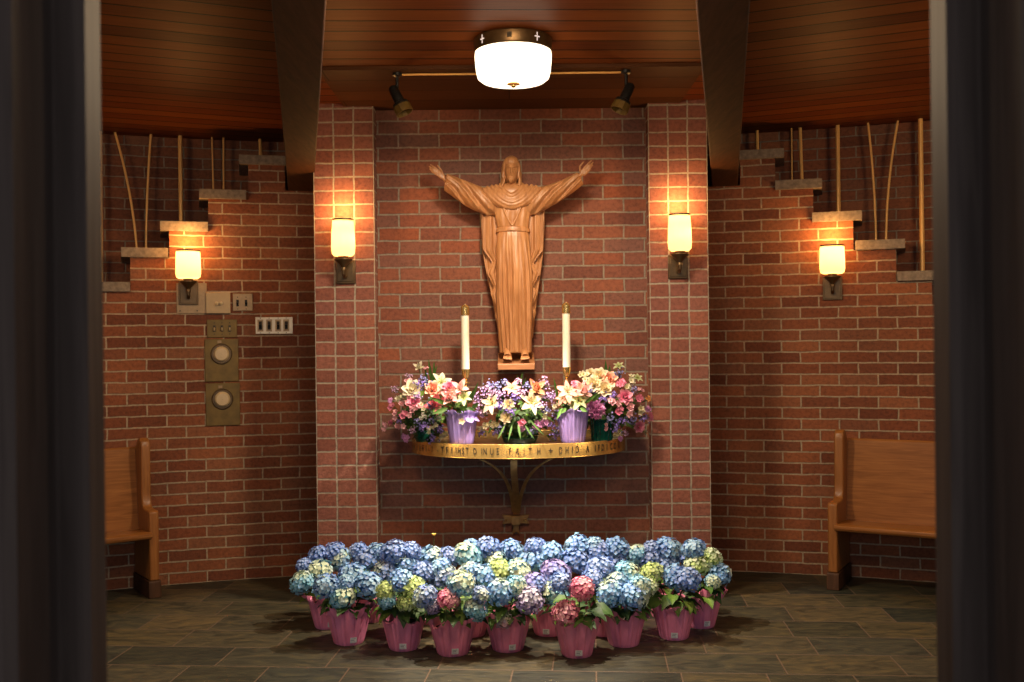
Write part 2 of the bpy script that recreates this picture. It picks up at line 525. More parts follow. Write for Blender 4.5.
cl = MB()
bays = [(-radians(84), BEAM_PHI[0]), (BEAM_PHI[0], BEAM_PHI[1]), (BEAM_PHI[1], radians(84))]
for k, (a, b) in enumerate(bays):
    mid = (a + b) / 2
    if k == 1: mid = radians(-2.0)
    if k == 0: mid = BEAM_PHI[0] * 2
    if k == 2: mid = BEAM_PHI[1] * 2
    n = 20
    for q in range(n):
        p0, p1 = a + (b - a) * q / n, a + (b - a) * (q + 1) / n
        pts = []
        for (p, r) in ((p0, 1.45), (p1, 1.45), (p1, 9.0), (p0, 9.0)):
            pts.append(Vector((r * sin(p), r * cos(p), CEIL)))
        uv = [(700 + p.x * cos(mid) - p.y * sin(mid), p.x * sin(mid) + p.y * cos(mid) + k * .03) for p in pts]
        cl.quad(pts, uv)
        cl.quad([p + Vector((0, 0, .12)) for p in reversed(pts)], list(reversed(uv)))
tag(cl.build('ceiling', M_ceil, fix=False, smooth=False), 'varnished orange-brown board ceiling over the chapel', 'ceiling', kind='structure')

# soffit board over the niche
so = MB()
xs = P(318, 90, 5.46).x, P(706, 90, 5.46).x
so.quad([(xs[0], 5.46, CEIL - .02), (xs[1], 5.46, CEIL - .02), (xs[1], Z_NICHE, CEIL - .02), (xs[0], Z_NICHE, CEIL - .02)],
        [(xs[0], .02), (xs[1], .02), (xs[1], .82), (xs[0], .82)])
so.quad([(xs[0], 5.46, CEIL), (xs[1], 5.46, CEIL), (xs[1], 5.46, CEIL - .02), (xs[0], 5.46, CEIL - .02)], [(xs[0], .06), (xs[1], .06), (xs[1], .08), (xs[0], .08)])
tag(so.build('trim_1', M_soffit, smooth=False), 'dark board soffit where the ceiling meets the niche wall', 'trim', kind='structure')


XL0, XL1 = P(315, 320, Z_PIER).x, P(375.5, 320, Z_PIER).x
XR0, XR1 = P(650, 320, Z_PIER).x, P(709, 320, Z_PIER).x


def sector(m, p0, p1, r0, r1, z0, z1, n=None):
    n = n or max(1, int(abs(p1 - p0) / radians(1.5)))
    def q(p, r, z): return Vector((r * sin(p), r * cos(p), z))
    for k in range(n):
        a, b = p0 + (p1 - p0) * k / n, p0 + (p1 - p0) * (k + 1) / n
        m.quad([q(a, r0, z0), q(b, r0, z0), q(b, r0, z1), q(a, r0, z1)], [(R_WALL * a, z0), (R_WALL * b, z0), (R_WALL * b, z1), (R_WALL * a, z1)])
        m.quad([q(b, r1, z0), q(a, r1, z0), q(a, r1, z1), q(b, r1, z1)], [(R_WALL * b, z0), (R_WALL * a, z0), (R_WALL * a, z1), (R_WALL * b, z1)])
        for z, s in ((z1, 1), (z0, -1)):
            pts = [q(a, r0, z), q(b, r0, z), q(b, r1, z), q(a, r1, z)]
            uv = [(R_WALL * a, r0), (R_WALL * b, r0), (R_WALL * b, r1), (R_WALL * a, r1)]
            if s < 0: pts.reverse(); uv.reverse()
            m.quad(pts, uv)
    for a, s in ((p0, -1), (p1, 1)):
        pts = [q(a, r0, z0), q(a, r1, z0), q(a, r1, z1), q(a, r0, z1)]
        uv = [(r0, z0), (r1, z0), (r1, z1), (r0, z1)]
        if s < 0: pts.reverse(); uv.reverse()
        m.quad(pts, uv)


def height_at(x, y, R):
    a, b = unroll(x, y)
    z = R * cos(atan2(a, F))
    return EYE - b / F * z


BEAM_Z = EYE + 1.05
CAP_T = .062
# (cap left px, cap right px, top px) going up the steps
CAPS_L = [(83, 130, 282), (121, 168, 248), (160, 208, 222), (199, 246, 190), (239, 286, 156)]
CAPS_R = [(941, 897, 271), (905, 855, 240), (862, 812, 212), (822, 775, 180), (784, 739, 150)]
CAP_INFO = {}
for side, caps, rout in ((-1, CAPS_L, R_OUT_L), (1, CAPS_R, R_OUT_R)):
    w = MB()
    ordinal = ['lowest', 'second lowest', 'middle', 'second highest', 'highest']
    nm = 'left' if side < 0 else 'right'
    edge = [PHI(c[0] - side * 9, c[2]) for c in caps]      # riser lines
    tops = [height_at((c[0] + c[1]) / 2, c[2], R_WALL) for c in caps]
    inner = math.atan(((XL0 + XL1) if side < 0 else (XR0 + XR1)) / 2 / 7.1)
    beam_edge = PHI(285 if side < 0 else 740, 180)
    edge.append(beam_edge)
    # off-frame lower steps
    w_low = tops[0] - .22
    sector(w, side * radians(84), edge[0], R_WALL, rout, 0, w_low)
    for k in range(5):
        sector(w, edge[k], edge[k + 1], R_WALL, rout, 0, tops[k] - CAP_T)
    sector(w, beam_edge, inner, R_WALL, rout, 0, BEAM_Z)
    tag(w.build('wall_' + nm, M_side, fix=True, smooth=False), f'curved red brick wall with stepped top on the {nm} of the niche', 'wall', kind='structure')
    for k, c in enumerate(caps):
        s = MB()
        sector(s, PHI(c[0], c[2]), PHI(c[1], c[2]), R_WALL - .03, rout - .01, tops[k] - CAP_T, tops[k])
        o = s.build('trim_%d' % ((2 if side < 0 else 7) + k), M_cap, smooth=False, bevel=.006)
        tag(o, f'{ordinal[k]} grey stone cap on the {nm} stepped brick wall', 'stone cap', kind='structure', group=f'stone caps on the {nm} steps')
        CAP_INFO[(side, k)] = tops[k]
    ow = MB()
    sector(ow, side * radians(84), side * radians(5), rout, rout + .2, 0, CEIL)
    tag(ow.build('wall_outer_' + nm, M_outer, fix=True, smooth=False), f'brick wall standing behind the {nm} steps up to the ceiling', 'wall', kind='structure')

# niche wall and brick piers
nw = MB()
nw.box(((XL1 + XR0) / 2, Z_NICHE + .15, CEIL / 2 - .01), (XR0 - XL1, .3, CEIL - .02), uvw=True)
tag(nw.build('wall_niche', M_niche, smooth=False), 'flat red brick niche wall behind the wooden statue', 'wall', kind='structure')
for nm, a, b in (('left', XL0, XL1), ('right', XR0, XR1)):
    p = MB()
    p.box(((a + b) / 2, Z_PIER + .5, CEIL / 2), (b - a, 1.0, CEIL - .001), uvw=True)
    p.uv = [[((u - a) * .3705 / (b - a), v) for u, v in q] for q in p.uv]
    tag(p.build('brick_pillar', M_pier, smooth=False), f'stack-bonded brick pier on the {nm} side of the statue niche', 'pillar', kind='structure')

# beams running to the middle of the room
for nm, ph, w0, w1 in (('left', BEAM_PHI[0], .172, .163), ('right', BEAM_PHI[1], .172, .163)):
    bm_ = MB()
    r0, r1 = 1.5, R_OUT_L if nm == 'left' else R_OUT_R
    d = Vector((sin(ph), cos(ph), 0)); e = Vector((cos(ph), -sin(ph), 0))
    pts = []
    for r, wd in ((r0, w1), (r1, w0)):
        for s in (-1, 1):
            for z in (BEAM_Z, CEIL):
                pts.append(d * r + e * (s * wd / 2) + Vector((0, 0, z)))
    ids = [bm_.vert(p) for p in pts]
    for f in ((0, 1, 3, 2), (4, 6, 7, 5), (0, 4, 5, 1), (2, 3, 7, 6), (0, 2, 6, 4), (1, 5, 7, 3)): bm_.face([ids[q] for q in f])
    tag(bm_.build('ceiling_beam', M_beam, smooth=False, bevel=.006), f'dark timber ceiling beam resting on the {nm} brick wall', 'beam', kind='structure')

# door frame in the foreground
for nm, sg, f0 in (('left', -1, .996), ('right', 1, 1.028)):
    j = MB()
    z2, z1, z0 = 1.30, 1.245, 1.13
    A = .5206 * f0
    B = A + .036 * f0
    C_ = B + .03
    prof = [(A, z2), (A, z1 + .008), (A + .008, z1), (B - .002, z1), (B, z1 - .003), (B, z0 + .012), (B + .012, z0), (B + .10, z0), (B + .10, z0 - .03), (B + .35, z0 - .03), (B + .35, z2)]
    poly = [(sg * x, z) for x, z in prof]
    if sg < 0: poly.reverse()
    a = [j.vert((x, y, 0)) for x, y in poly]; b = [j.vert((x, y, CEIL)) for x, y in poly]
    j.face(list(reversed(a))); j.face(b)
    for k in range(len(poly)):
        k2 = (k + 1) % len(poly); j.face((a[k], a[k2], b[k2], b[k]))
    tag(j.build('trim_%d' % (12 if sg < 0 else 13), M_jamb, smooth=False), f'dark stained wooden door frame, out of focus at the {nm} edge', 'door frame', kind='structure')

# ------------------------------------------------------------------ ceiling lamp
lamp = thing('ceiling_light', 'round drum ceiling light with glowing opal glass and bronze band', 'ceiling light', (P(513, 40, 5.0).x, 5.0, CEIL))
m = MB(); m.lathe([(.02, 0), (.184, 0), (.190, -.006), (.190, -.058), (.184, -.066), (.10, -.066)], 64, caps=(True, True))
band = m.build('metal_band', M_bronze, lamp)
m = MB()
prof = [(.186, -.0661), (.188, -.085), (.186, -.12), (.181, -.165), (.174, -.19), (.155, -.205), (.115, -.213), (.05, -.216), (.001, -.216)]
m.lathe(prof, 64, caps=(True, False))
m.build('glass_shade', M_lampglass, lamp)
m = MB(); m.lathe([(.001, -.214), (.030, -.216), (.032, -.221), (.012, -.226), (.012, -.230), (.008, -.236), (.001, -.238)], 20)
m.build('finial', M_brass, lamp)
L = bpy.data.lights.new('lamp_light', 'AREA'); L.shape = 'DISK'; L.size = .30; L.energy = LAMP_DOWN; L.color = LAMP_COLOR
lo = bpy.data.objects.new('lamp_light', L); COL.objects.link(lo); lo.parent = lamp; lo.location = (0, 0, -.245)
for px in (482, 537):
    ang = math.asin(max(-1, min(1, ((px - 513) / F * 4.85) / .19)))
    t = MB()
    for (u, v) in [(0, 0)] + [(s * d, 0) for s in (-1, 1) for d in (.006, .012)] + [(0, s * d) for s in (-1, 1) for d in (.006, .012, .018)]:
        aa = -pi / 2 + ang + u / .19
        c = Vector((.1905 * cos(aa), .1905 * sin(aa), -.032 + v))
        t.sphere(c, .0032, 6, 4)
    t.build('cross_cutout', M_lampcut, band)
t = MB(); aa = -pi / 2 - .09
t.box((.1895 * cos(aa), .1895 * sin(aa), -.032), (.022, .004, .026), Matrix.Rotation(aa + pi / 2, 3, 'Z'))
t.build('square_plaque', M_dark, band)

# ------------------------------------------------------------------ spot lights and their rod
SPOTS = [('left', P(397, 77, 5.53).x, 1), ('right', P(626, 72, 5.53).x, -1)]
ZS = CEIL - .02
rod = MB()
rod.tube([(SPOTS[0][1] + .028, 5.53, ZS - .009), (SPOTS[1][1] - .028, 5.53, ZS - .009)], .006, 8)
tag(rod.build('track_rod', M_rod), 'thin brass rod running along the ceiling between two black spotlights', 'rod')
for nm, x, sg in SPOTS:
    s = thing('spotlight', f'small black spotlight with brass rim hanging at the {nm} end of the brass rod', 'spotlight', (x, 5.53, ZS), group='spotlights above the niche')
    t = MB(); t.lathe([(.001, 0), (.026, 0), (.026, -.014), (.014, -.022), (.001, -.022)], 20); t.build('mount', M_black, s)
    t = MB(); t.tube([(0, 0, -.02), (0, 0, -.088)], .0085, 10); t.build('stem', M_black, s)
    top = Vector((-sg * .022, 0, -.082)); ax = Vector((sg * .42, -.10, -.90)).normalized()
    rot = ax.to_track_quat('-Z', 'Y').to_matrix()
    h = MB(); h.lathe([(.001, .012), (.018, .010), (.026, 0), (.029, -.085), (.029, -.09)], 20, caps=(True, False))
    h.lathe([(.029, -.085), (.043, -.092), (.045, -.108), (.030, -.112)], 20)
    h.v = [rot @ p + top for p in h.v]; h.build('head', M_black, s)
    h = MB()
    h.lathe([(.036, -.106), (.047, -.108), (.049, -.152), (.044, -.153), (.040, -.115), (.001, -.113)], 24, fn=lambda r, z, a: (r * (1 + .03 * cos(12 * a)), z))
    h.v = [rot @ p + top for p in h.v]; h.build('rim', M_oldbrass, s)
    L = bpy.data.lights.new('spot_beam', 'SPOT'); L.energy = SPOT_POWER; L.color = SPOT_COLOR
    L.spot_size = radians(56); L.spot_blend = .35; L.shadow_soft_size = .03
    lo = bpy.data.objects.new('spot_beam', L); COL.objects.link(lo)
    src = Vector((x, 5.53, ZS)) + top + ax * .165
    aim = Vector((sg * .66, 5.36, 0)) - src
    lo.matrix_world = Matrix.Translation(src) @ aim.to_track_quat('-Z', 'Y').to_matrix().to_4x4()


# ------------------------------------------------------------------ wall sconces
def sconce(loc, rotz, label, tall, extra=False):
    s = thing('wall_sconce', label, 'wall sconce', loc, rotz, group='brass wall sconces')
    t = MB()
    hw, hh = (.060, .072) if tall else (.063, .08)
    if extra:
        t.box((.020, -.004, -.036), (.195, .008, .205)); t.build('mounting_plate', M_nickel, s, bevel=.002)
        y0 = -.008
        for dx in (-.055, .055):
            t = MB()
            t.lathe([(.001, .002), (.004, .002), (.005, 0)], 8); t.v[-24:] = [Matrix.Rotation(pi / 2, 3, 'X') @ p + Vector((dx, y0, -.120)) for p in t.v[-24:]]
            t.build('screw', M_dark, s)
    else: y0 = 0
    t = MB(); t.box((0, y0 - .008, 0), (hw * 2, .016, hh * 2)); t.box((0, y0 - .018, 0), (hw * 2 - .02, .006, hh * 2 - .02))
    t.build('back_plate', M_bronze, s, bevel=.003)
    yc = -.095
    t = MB(); t.tube([(0, y0 - .02, -.03), (0, yc + .03, -.035), (0, yc, -.015), (0, yc, .01)], [.012, .011, .011, .012], 10)
    t.build('arm', M_bronze, s)
    t = MB(); t.lathe([(.001, -.005), (.013, -.003), (.016, .012), (.012, .022), (.022, .035), (.048, .060), (.056, .068), (.056, .074), (.001, .074)], 28, (0, yc, 0))
    t.lathe([(.03, .074), (.034, .082), (.034, .088), (.02, .090)], 24, (0, yc, 0))
    t.build('cup', M_bronze, s)
    zb = .09
    if tall: prof = [(.001, zb), (.055, zb), (.068, zb + .014), (.072, zb + .05), (.070, zb + .13), (.064, zb + .215), (.061, zb + .215)]
    else: prof = [(.001, zb), (.062, zb), (.076, zb + .010), (.081, zb + .035), (.080, zb + .12), (.077, zb + .180), (.074, zb + .180)]
    t = MB(); t.lathe(prof, 36, (0, yc, 0)); t.build('glass_shade', M_shade, s)
    rt, zt = prof[-2]
    t = MB(); t.lathe([(rt - .006, zt), (rt + .001, zt), (rt + .001, zt + .010), (rt - .006, zt + .010)], 36, (0, yc, 0))
    t.lathe([(.001, zt + .012), (.016, zt + .012), (.016, zt + .004), (.001, zt)], 12, (0, yc, 0))
    t.box((0, yc, zt + .004), (2 * rt - .005, .006, .004))
    t.build('top_ring', M_bronze, s)
    L = bpy.data.lights.new('sconce_bulb', 'POINT'); L.energy = SCONCE_BULB; L.color = (1, .58, .22); L.shadow_soft_size = .025
    lo = bpy.data.objects.new('sconce_bulb', L); COL.objects.link(lo); lo.parent = s; lo.location = (.012, yc, zb + .10)
    L = bpy.data.lights.new('sconce_spill', 'POINT'); L.energy = SCONCE_SPILL; L.color = (1, .50, .15); L.shadow_soft_size = .05
    lo = bpy.data.objects.new('sconce_spill', L); COL.objects.link(lo); lo.parent = s; lo.location = (0, yc, zt + .07)
    return s


def on_curve(x, y):
    """point on the curved brick wall seen at (x, y), and the turn that faces it to the room"""
    ph = PHI(x, y); a, b = unroll(x, y)
    z = R_WALL * cos(ph)
    return Vector((R_WALL * sin(ph), z, EYE - b / F * z)), -ph


p, rz = on_curve(188.5, 293); sconce(p, rz, 'glowing wall sconce on the left curved brick wall beside the switch plates', False, True)
p, rz = on_curve(832.5, 288); sconce(p, rz, 'glowing wall sconce on the right curved brick wall below the stone steps', False)
sconce(P(346, 272, Z_PIER), 0, 'tall glowing sconce on the left brick pier beside the statue', True)
sconce(P(677.5, 267, Z_PIER), 0, 'tall glowing sconce on the right brick pier beside the statue', True)


# ------------------------------------------------------------------ switch plates on the left wall
def plate(name, label, cat, x0, y0, x1, y1, mat, th=.010, group=None):
    p, rz = on_curve((x0 + x1) / 2, (y0 + y1) / 2)
    k = R_WALL * cos(rz) / F
    w, h = (x1 - x0) * k, (y1 - y0) * k
    s = thing(name, label, cat, p, rz, group)
    t = MB(); t.box((0, -th / 2, 0), (w, th, h)); t.build('plate', mat, s, bevel=.003)
    return s, w, h, th


def knob_mesh(prof, c, seg=24):
    t = MB(); t.lathe(prof, seg)
    R = Matrix.Rotation(pi / 2, 3, 'X')
    t.v = [R @ p + Vector(c) for p in t.v]
    return t


s, w, h, th = plate('control_plate', 'square cream metal plate with two small round buttons beside the sconce', 'control plate', 206.5, 292.5, 230, 313.5, M_cream, .028)
for dx, r in ((-.010, .013), (.018, .012)):
    knob_mesh([(.001, 0), (r * .6, 0), (r * .7, .006), (r, .012), (r * .9, .02), (.001, .024)], (dx, -th, -.005), 16).build('button', M_ivory, s)


def toggles(s, xs, z, y, dark, light, scale=1.0, slant=0):
    for x in xs:
        t = MB(); t.box((x, y - .001, z), (.016 * scale, .003, .045 * scale)); sl = t.build('slot', dark, s)
        t = MB(); t.box((x, y - .012, z - .004 * scale), (.010 * scale, .022, .018 * scale), Matrix.Rotation(radians(22), 3, 'X'))
        t.build('toggle', light, s, bevel=.002)
        for dz in (-.04, .04):
            t = MB(); t.box((x, y - .001, z + dz * scale), (.006, .003, .006)); t.build('screw', dark, s)


s, w, h, th = plate('switch_plate', 'nickel plate with two black toggle switches, right of the cream button plate', 'switch plate', 233, 293.5, 252.5, 311, M_nickel)
toggles(s, (-.034, .022), -.006, -th, M_dark, M_black, 1.0)
s, w, h, th = plate('switch_plate', 'shiny chrome plate with four black toggle switches under the nickel plate', 'switch plate', 256, 317, 292.5, 334, M_chrome, .016)
for x in (-.092, -.034, .026, .080):
    t = MB(); t.box((x, -th - .001, .0), (.040, .003, .082)); t.build('switch_cover', M_nickel, s, bevel=.004)
toggles(s, (-.092, -.034, .026, .080), 0, -th - .002, M_dark, M_black, 1.25)
s, w, h, th = plate('switch_plate', 'aged brass plate with three ivory toggles above the dimmer knobs', 'switch plate', 207.5, 319.5, 236.5, 337.5, M_oldbrass)
toggles(s, (-.05, .0, .05), 0, -th, M_dark, M_ivory, .95)
for lab, x0, y0, x1, y1, kx, ky in (('upper', 205.5, 339, 238, 381.5, 221.5, 354), ('lower', 206.5, 383, 239.5, 425.5, 222.5, 399)):
    s, w, h, th = plate('dimmer_plate', f'{lab} of two large aged brass plates with a round ivory dimmer knob', 'dimmer', x0, y0, x1, y1, M_oldbrass, .012, 'brass dimmer plates')
    k = R_WALL * .96 / F
    dx, dz = (kx - (x0 + x1) / 2) * k, -(ky - (y0 + y1) / 2) * k
    knob_mesh([(.070, 0), (.070, .006), (.064, .012), (.044, .012)], (dx, -th, dz), 36).build('dial_ring', M_bronze, s)
    knob_mesh([(.050, 0), (.051, .014), (.047, .018), (.046, .030), (.040, .036), (.001, .037)], (dx, -th, dz), 36).build('knob', M_ivory, s)
    t = MB(); t.box((dx - .012, -th - .002, dz + .083), (.026, .004, .018)); t.build('indicator', M_nickel, s)


# ------------------------------------------------------------------ brass rods standing on the stone caps
def rod_thing(px_pts, side, k, label, r, group):
    ph = PHI(px_pts[-1][0], px_pts[-1][1])
    R = (R_OUT_L if side < 0 else R_OUT_R) - .09
    z0 = CAP_INFO[(side, k)]
    pts = []
    n = len(px_pts)
    x_bot, x_top = px_pts[-1], px_pts[0]
    res = []
    N = 10 if n > 2 else 2
    for q in range(N + 1):
        f = q / N
        if n == 2: x = x_bot[0] + (x_top[0] - x_bot[0]) * f; y = x_bot[1] + (x_top[1] - x_bot[1]) * f
        else:
            b = px_pts[1]
            x = (1 - f) ** 2 * x_bot[0] + 2 * f * (1 - f) * b[0] + f * f * x_top[0]
            y = (1 - f) ** 2 * x_bot[1] + 2 * f * (1 - f) * b[1] + f * f * x_top[1]
        a = PHI(x, y)
        res.append((a, f))
    for a, f in res:
        pts.append(Vector((R * sin(a), R * cos(a), z0 + (CEIL - z0) * f)))
    t = MB()
    t.tube(pts, r, 8)
    o = t.build('brass_rod', M_rod, None, origin=pts[0])
    o.location = pts[0]
    tag(o, label, 'rod', group)


GL, GR = 'brass rods on the left steps', 'brass rods on the right steps'
rod_thing([(100.5, 150), (101.5, 282)], -1, 0, 'straight brass bar on the lowest left step, half hidden by the door frame', .012, GL)
rod_thing([(115, 136), (133, 195), (137, 247)], -1, 1, 'bent brass rod, leftmost of the curved pair on the second lowest left step', .0085, GL)
rod_thing([(151, 138), (146, 180), (146, 247)], -1, 1, 'gently curved brass rod beside the bent one on the second lowest left step', .0085, GL)
rod_thing([(180, 138), (181, 222)], -1, 2, 'thick straight brass bar on the middle left step above the sconce', .015, GL)
rod_thing([(212, 140), (213.5, 190)], -1, 3, 'thin brass rod, left one of two on the second highest left step', .0065, GL)
rod_thing([(223.5, 141), (223.5, 190)], -1, 3, 'thin brass rod, right one of two on the second highest left step', .0075, GL)
rod_thing([(340 - 80 + 0, 141), (261, 156)], -1, 4, 'short brass bar on the highest left step next to the beam', .012, GL)
rod_thing([(920.5, 123), (922.5, 271)], 1, 0, 'thick straight brass bar on the lowest right step beside the door frame', .016, GR)
rod_thing([(868, 126), (875, 175), (876, 240)], 1, 1, 'curved brass rod, left one of the pair on the second lowest right step', .0085, GR)
rod_thing([(898, 126), (886, 175), (886, 240)], 1, 1, 'curved brass rod, right one of the pair on the second lowest right step', .0085, GR)
rod_thing([(837.5, 127), (838.5, 212)], 1, 2, 'thick straight brass bar on the middle right step above the sconce', .015, GR)
rod_thing([(791.5, 131), (792, 180)], 1, 3, 'thin brass rod, left one of two on the second highest right step', .0055, GR)
rod_thing([(800, 127), (802, 180)], 1, 3, 'brass rod, right one of two on the second highest right step', .012, GR)
rod_thing([(757, 133), (757.5, 150)], 1, 4, 'short brass bar on the highest right step next to the beam', .012, GR)


# ------------------------------------------------------------------ pews
def arc(cx, cz, r, a0, a1, n=6):
    return [(cx + r * cos(radians(a0 + (a1 - a0) * k / n)), cz + r * sin(radians(a0 + (a1 - a0) * k / n))) for k in range(n + 1)]


def pew(phi, corner, end_side, label, length, D):
    """corner: where the front foot of the visible end stands"""
    d = Vector((cos(phi), -sin(phi), 0))
    hl = length / 2
    base = Vector((corner[0], corner[1], 0)) - d * (end_side * hl)
    s = thing('pew', label, 'pew', base, -phi, group='oak pews along the curved wall')
    for sg in (-1, 1):
        x0, x1 = (-hl, -hl + .06) if sg < 0 else (hl - .06, hl)
        t = MB()
        u = D - .175
        poly = [(0, .11), (0, .53), (.004, .545), (.02, .552), (u - .05, .553), (u - .025, .565), (u - .008, .60), (u, .66), (u + .004, .94), (u + .016, .98), (u + .045, 1.0), (u + .085, .99), (u + .105, .965), (D - .04, .93), (D - .005, .80), (D, .11)]
        t.prism(poly, x0, x1, 'x'); t.build('end_panel', M_oakend, s, bevel=.008)
        t = MB(); t.prism([(-.008, 0), (-.008, .10), (0, .11), (D, .11), (D, 0)], x0 - .008, x1 + .008, 'x'); t.build('end_base', M_oakbase, s, bevel=.004)
    t = MB()
    prof = [(-.014, .380), (-.024, .395), (-.022, .412), (-.008, .42), (.05, .418), (D - .13, .408), (D - .06, .404), (D - .06, .375), (.0, .376)]
    t.prism(prof, -hl + .045, hl - .045, 'x'); t.build('seat', M_oak, s, bevel=.003)
    t = MB()
    prof = [(D - .10, .40), (D - .095, .43), (D - .078, .60), (D - .055, .80), (D - .044, .90), (D - .04, .925), (D - .028, .935), (D - .015, .925), (D - .012, .90), (D - .03, .70), (D - .06, .42), (D - .07, .38)]
    t.prism(prof, -hl + .055, hl - .055, 'x'); t.build('backrest', M_oak, s)
    return s


pew(radians(30), (1.99, 6.50), -1, 'oak pew against the right brick wall, partly hidden by the door frame', 2.6, .37)
pew(radians(-36), (-2.25, 6.49), 1, 'oak pew against the left brick wall below the dimmer plates', 2.6, .335)


# ------------------------------------------------------------------ statue
D0 = Z_NICHE - .16
SB = P(516, 369, D0)
SK = D0 / F


def S(x, y, t=0.0):
    """statue point: photo position and metres towards the room"""
    return P(x, y, D0) + Vector((0, -t, 0))


def interp(tab, y):
    if y <= tab[0][0]: return tab[0][1:]
    for a, b in zip(tab, tab[1:]):
        if y <= b[0]:
            f = (y - a[0]) / (b[0] - a[0])
            f2 = f
            return tuple(p + (q - p) * f2 for p, q in zip(a[1:], b[1:]))
    return tab[-1][1:]


def remesh(mb, name, voxel, mat, parent, smooth_it=2):
    me = mb.mesh(name + '_raw', mat, origin=SB, smooth=False, fix=True)
    o = bpy.data.objects.new(name + '_raw', me); COL.objects.link(o)
    r = o.modifiers.new('r', 'REMESH'); r.mode = 'VOXEL'; r.voxel_size = voxel; r.adaptivity = 0
    if smooth_it:
        sm = o.modifiers.new('s', 'SMOOTH'); sm.factor = .5; sm.iterations = smooth_it
    dg = bpy.context.evaluated_depsgraph_get()
    new = bpy.data.meshes.new_from_object(o.evaluated_get(dg))
    bpy.data.objects.remove(o)
    new.name = name
    new.materials.clear(); new.materials.append(mat)
    new.polygons.foreach_set('use_smooth', [True] * len(new.polygons))
    return link(name, new, parent)


statue = thing('statue', 'carved wooden statue of a robed bearded man with arms outstretched on the brick niche wall', 'statue', SB)

# --- plinth with a sloping top, fixed to the wall
t = MB()
xa, xb = S(498, 366).x, S(534.5, 366).x
zt, zf, zb_ = S(516, 353.0).z, S(516, 363.5).z, S(516, 369.5).z
yf, yb = D0 - .115, Z_NICHE
t.prism([(yf, zb_), (yf, zf), (yb - .03, zt), (yb, zt), (yb, zb_)], xa, xb, 'x')
t.build('plinth', M_plinth, statue, origin=SB, bevel=.004)

# --- robe: skirt and bodice lofted with pleats
ROBE = [  # y, centre x, half width, half depth (px)
    (184, 511.5, 6, 6), (188, 512, 15, 8), (193, 512.5, 20, 10.5), (200, 512.5, 20.5, 12), (210, 512.5, 18.5, 12.5), (220, 512.5, 17, 12), (229, 513, 15.6, 10.8),
    (232, 513, 15.4, 10.6), (236, 513, 16.3, 11.3), (251, 513, 17.6, 12.2), (272, 514, 18.4, 12.8), (294, 514.2, 19, 13), (320, 515, 18.2, 13), (340, 515.5, 17.2, 13), (352.5, 516, 16.8, 13.5)]


def pleat(u, y):
    """relief across the front of the skirt, u from -1 (left) to 1 (right)"""
    g = 0
    a = max(0, min(1, (y - 230) / 40))
    for c, wdt, k in ((-.86, .10, .8), (-.66, .085, 1.0), (-.45, .08, .9), (-.24, .09, 1.25), (-.05, .06, 1.1), (.10, .10, 1.0), (.42, .17, .9), (.70, .09, 1.1), (.88, .08, .9)):
        dr = .05 * sin(y * .031 + c * 7)
        g += k * math.exp(-((u - c - dr) / wdt) ** 2)
    knee = 1.6 * math.exp(-((u - .36) / .22) ** 2 - ((y - 292) / 22) ** 2)
    return a * (g * 3.1 - 1.6) + knee * a


robe = MB()
rings = []
ys = [184 + (352.5 - 184) * k / 90 for k in range(91)]
for y in ys:
    cx, hw, hd = interp(ROBE, y)
    ring = []
    for j in range(120):
        a = 2 * pi * j / 120
        ca, sa = cos(a), sin(a)
        e = .82
        x = hw * (abs(ca) ** e) * (1 if ca > 0 else -1)
        tt = hd * (abs(sa) ** e) * (1 if sa > 0 else -1)
        if y > 232: dsp = pleat(ca, y) if sa > -.2 else 0
        else:
            dsp = 0.5 * sin(ca * 16 + y * .05) * max(0, min(1, (232 - y) / 10)) * max(0, min(1, (y - 205) / 10)) if sa > 0 else 0
        tt += dsp * max(0, sa + .2) * 1.0
        x += dsp * .35 * ca
        ring.append(S(cx + x, y, tt * SK))
    rings.append(ring)
robe.loft(rings)
# lapels
for pts in ([(503, 208), (507, 218), (512, 227)], [(521, 208), (517, 218), (512.5, 227)]):
    robe.tube([S(x, y, .074) for x, y in pts], .006, 8)
# girdle band
g = []
for y, e in ((227.6, .2), (228.4, 1.2), (230.2, 1.5), (232.2, 1.4), (233.2, .2)):
    g.append([S(513 + (15.6 + e) * cos(2 * pi * j / 60), y + .8 * sin(2 * pi * j / 60) * 0 + .5 * cos(4 * pi * j / 60), (10.9 + e) * SK * sin(2 * pi * j / 60)) for j in range(60)])


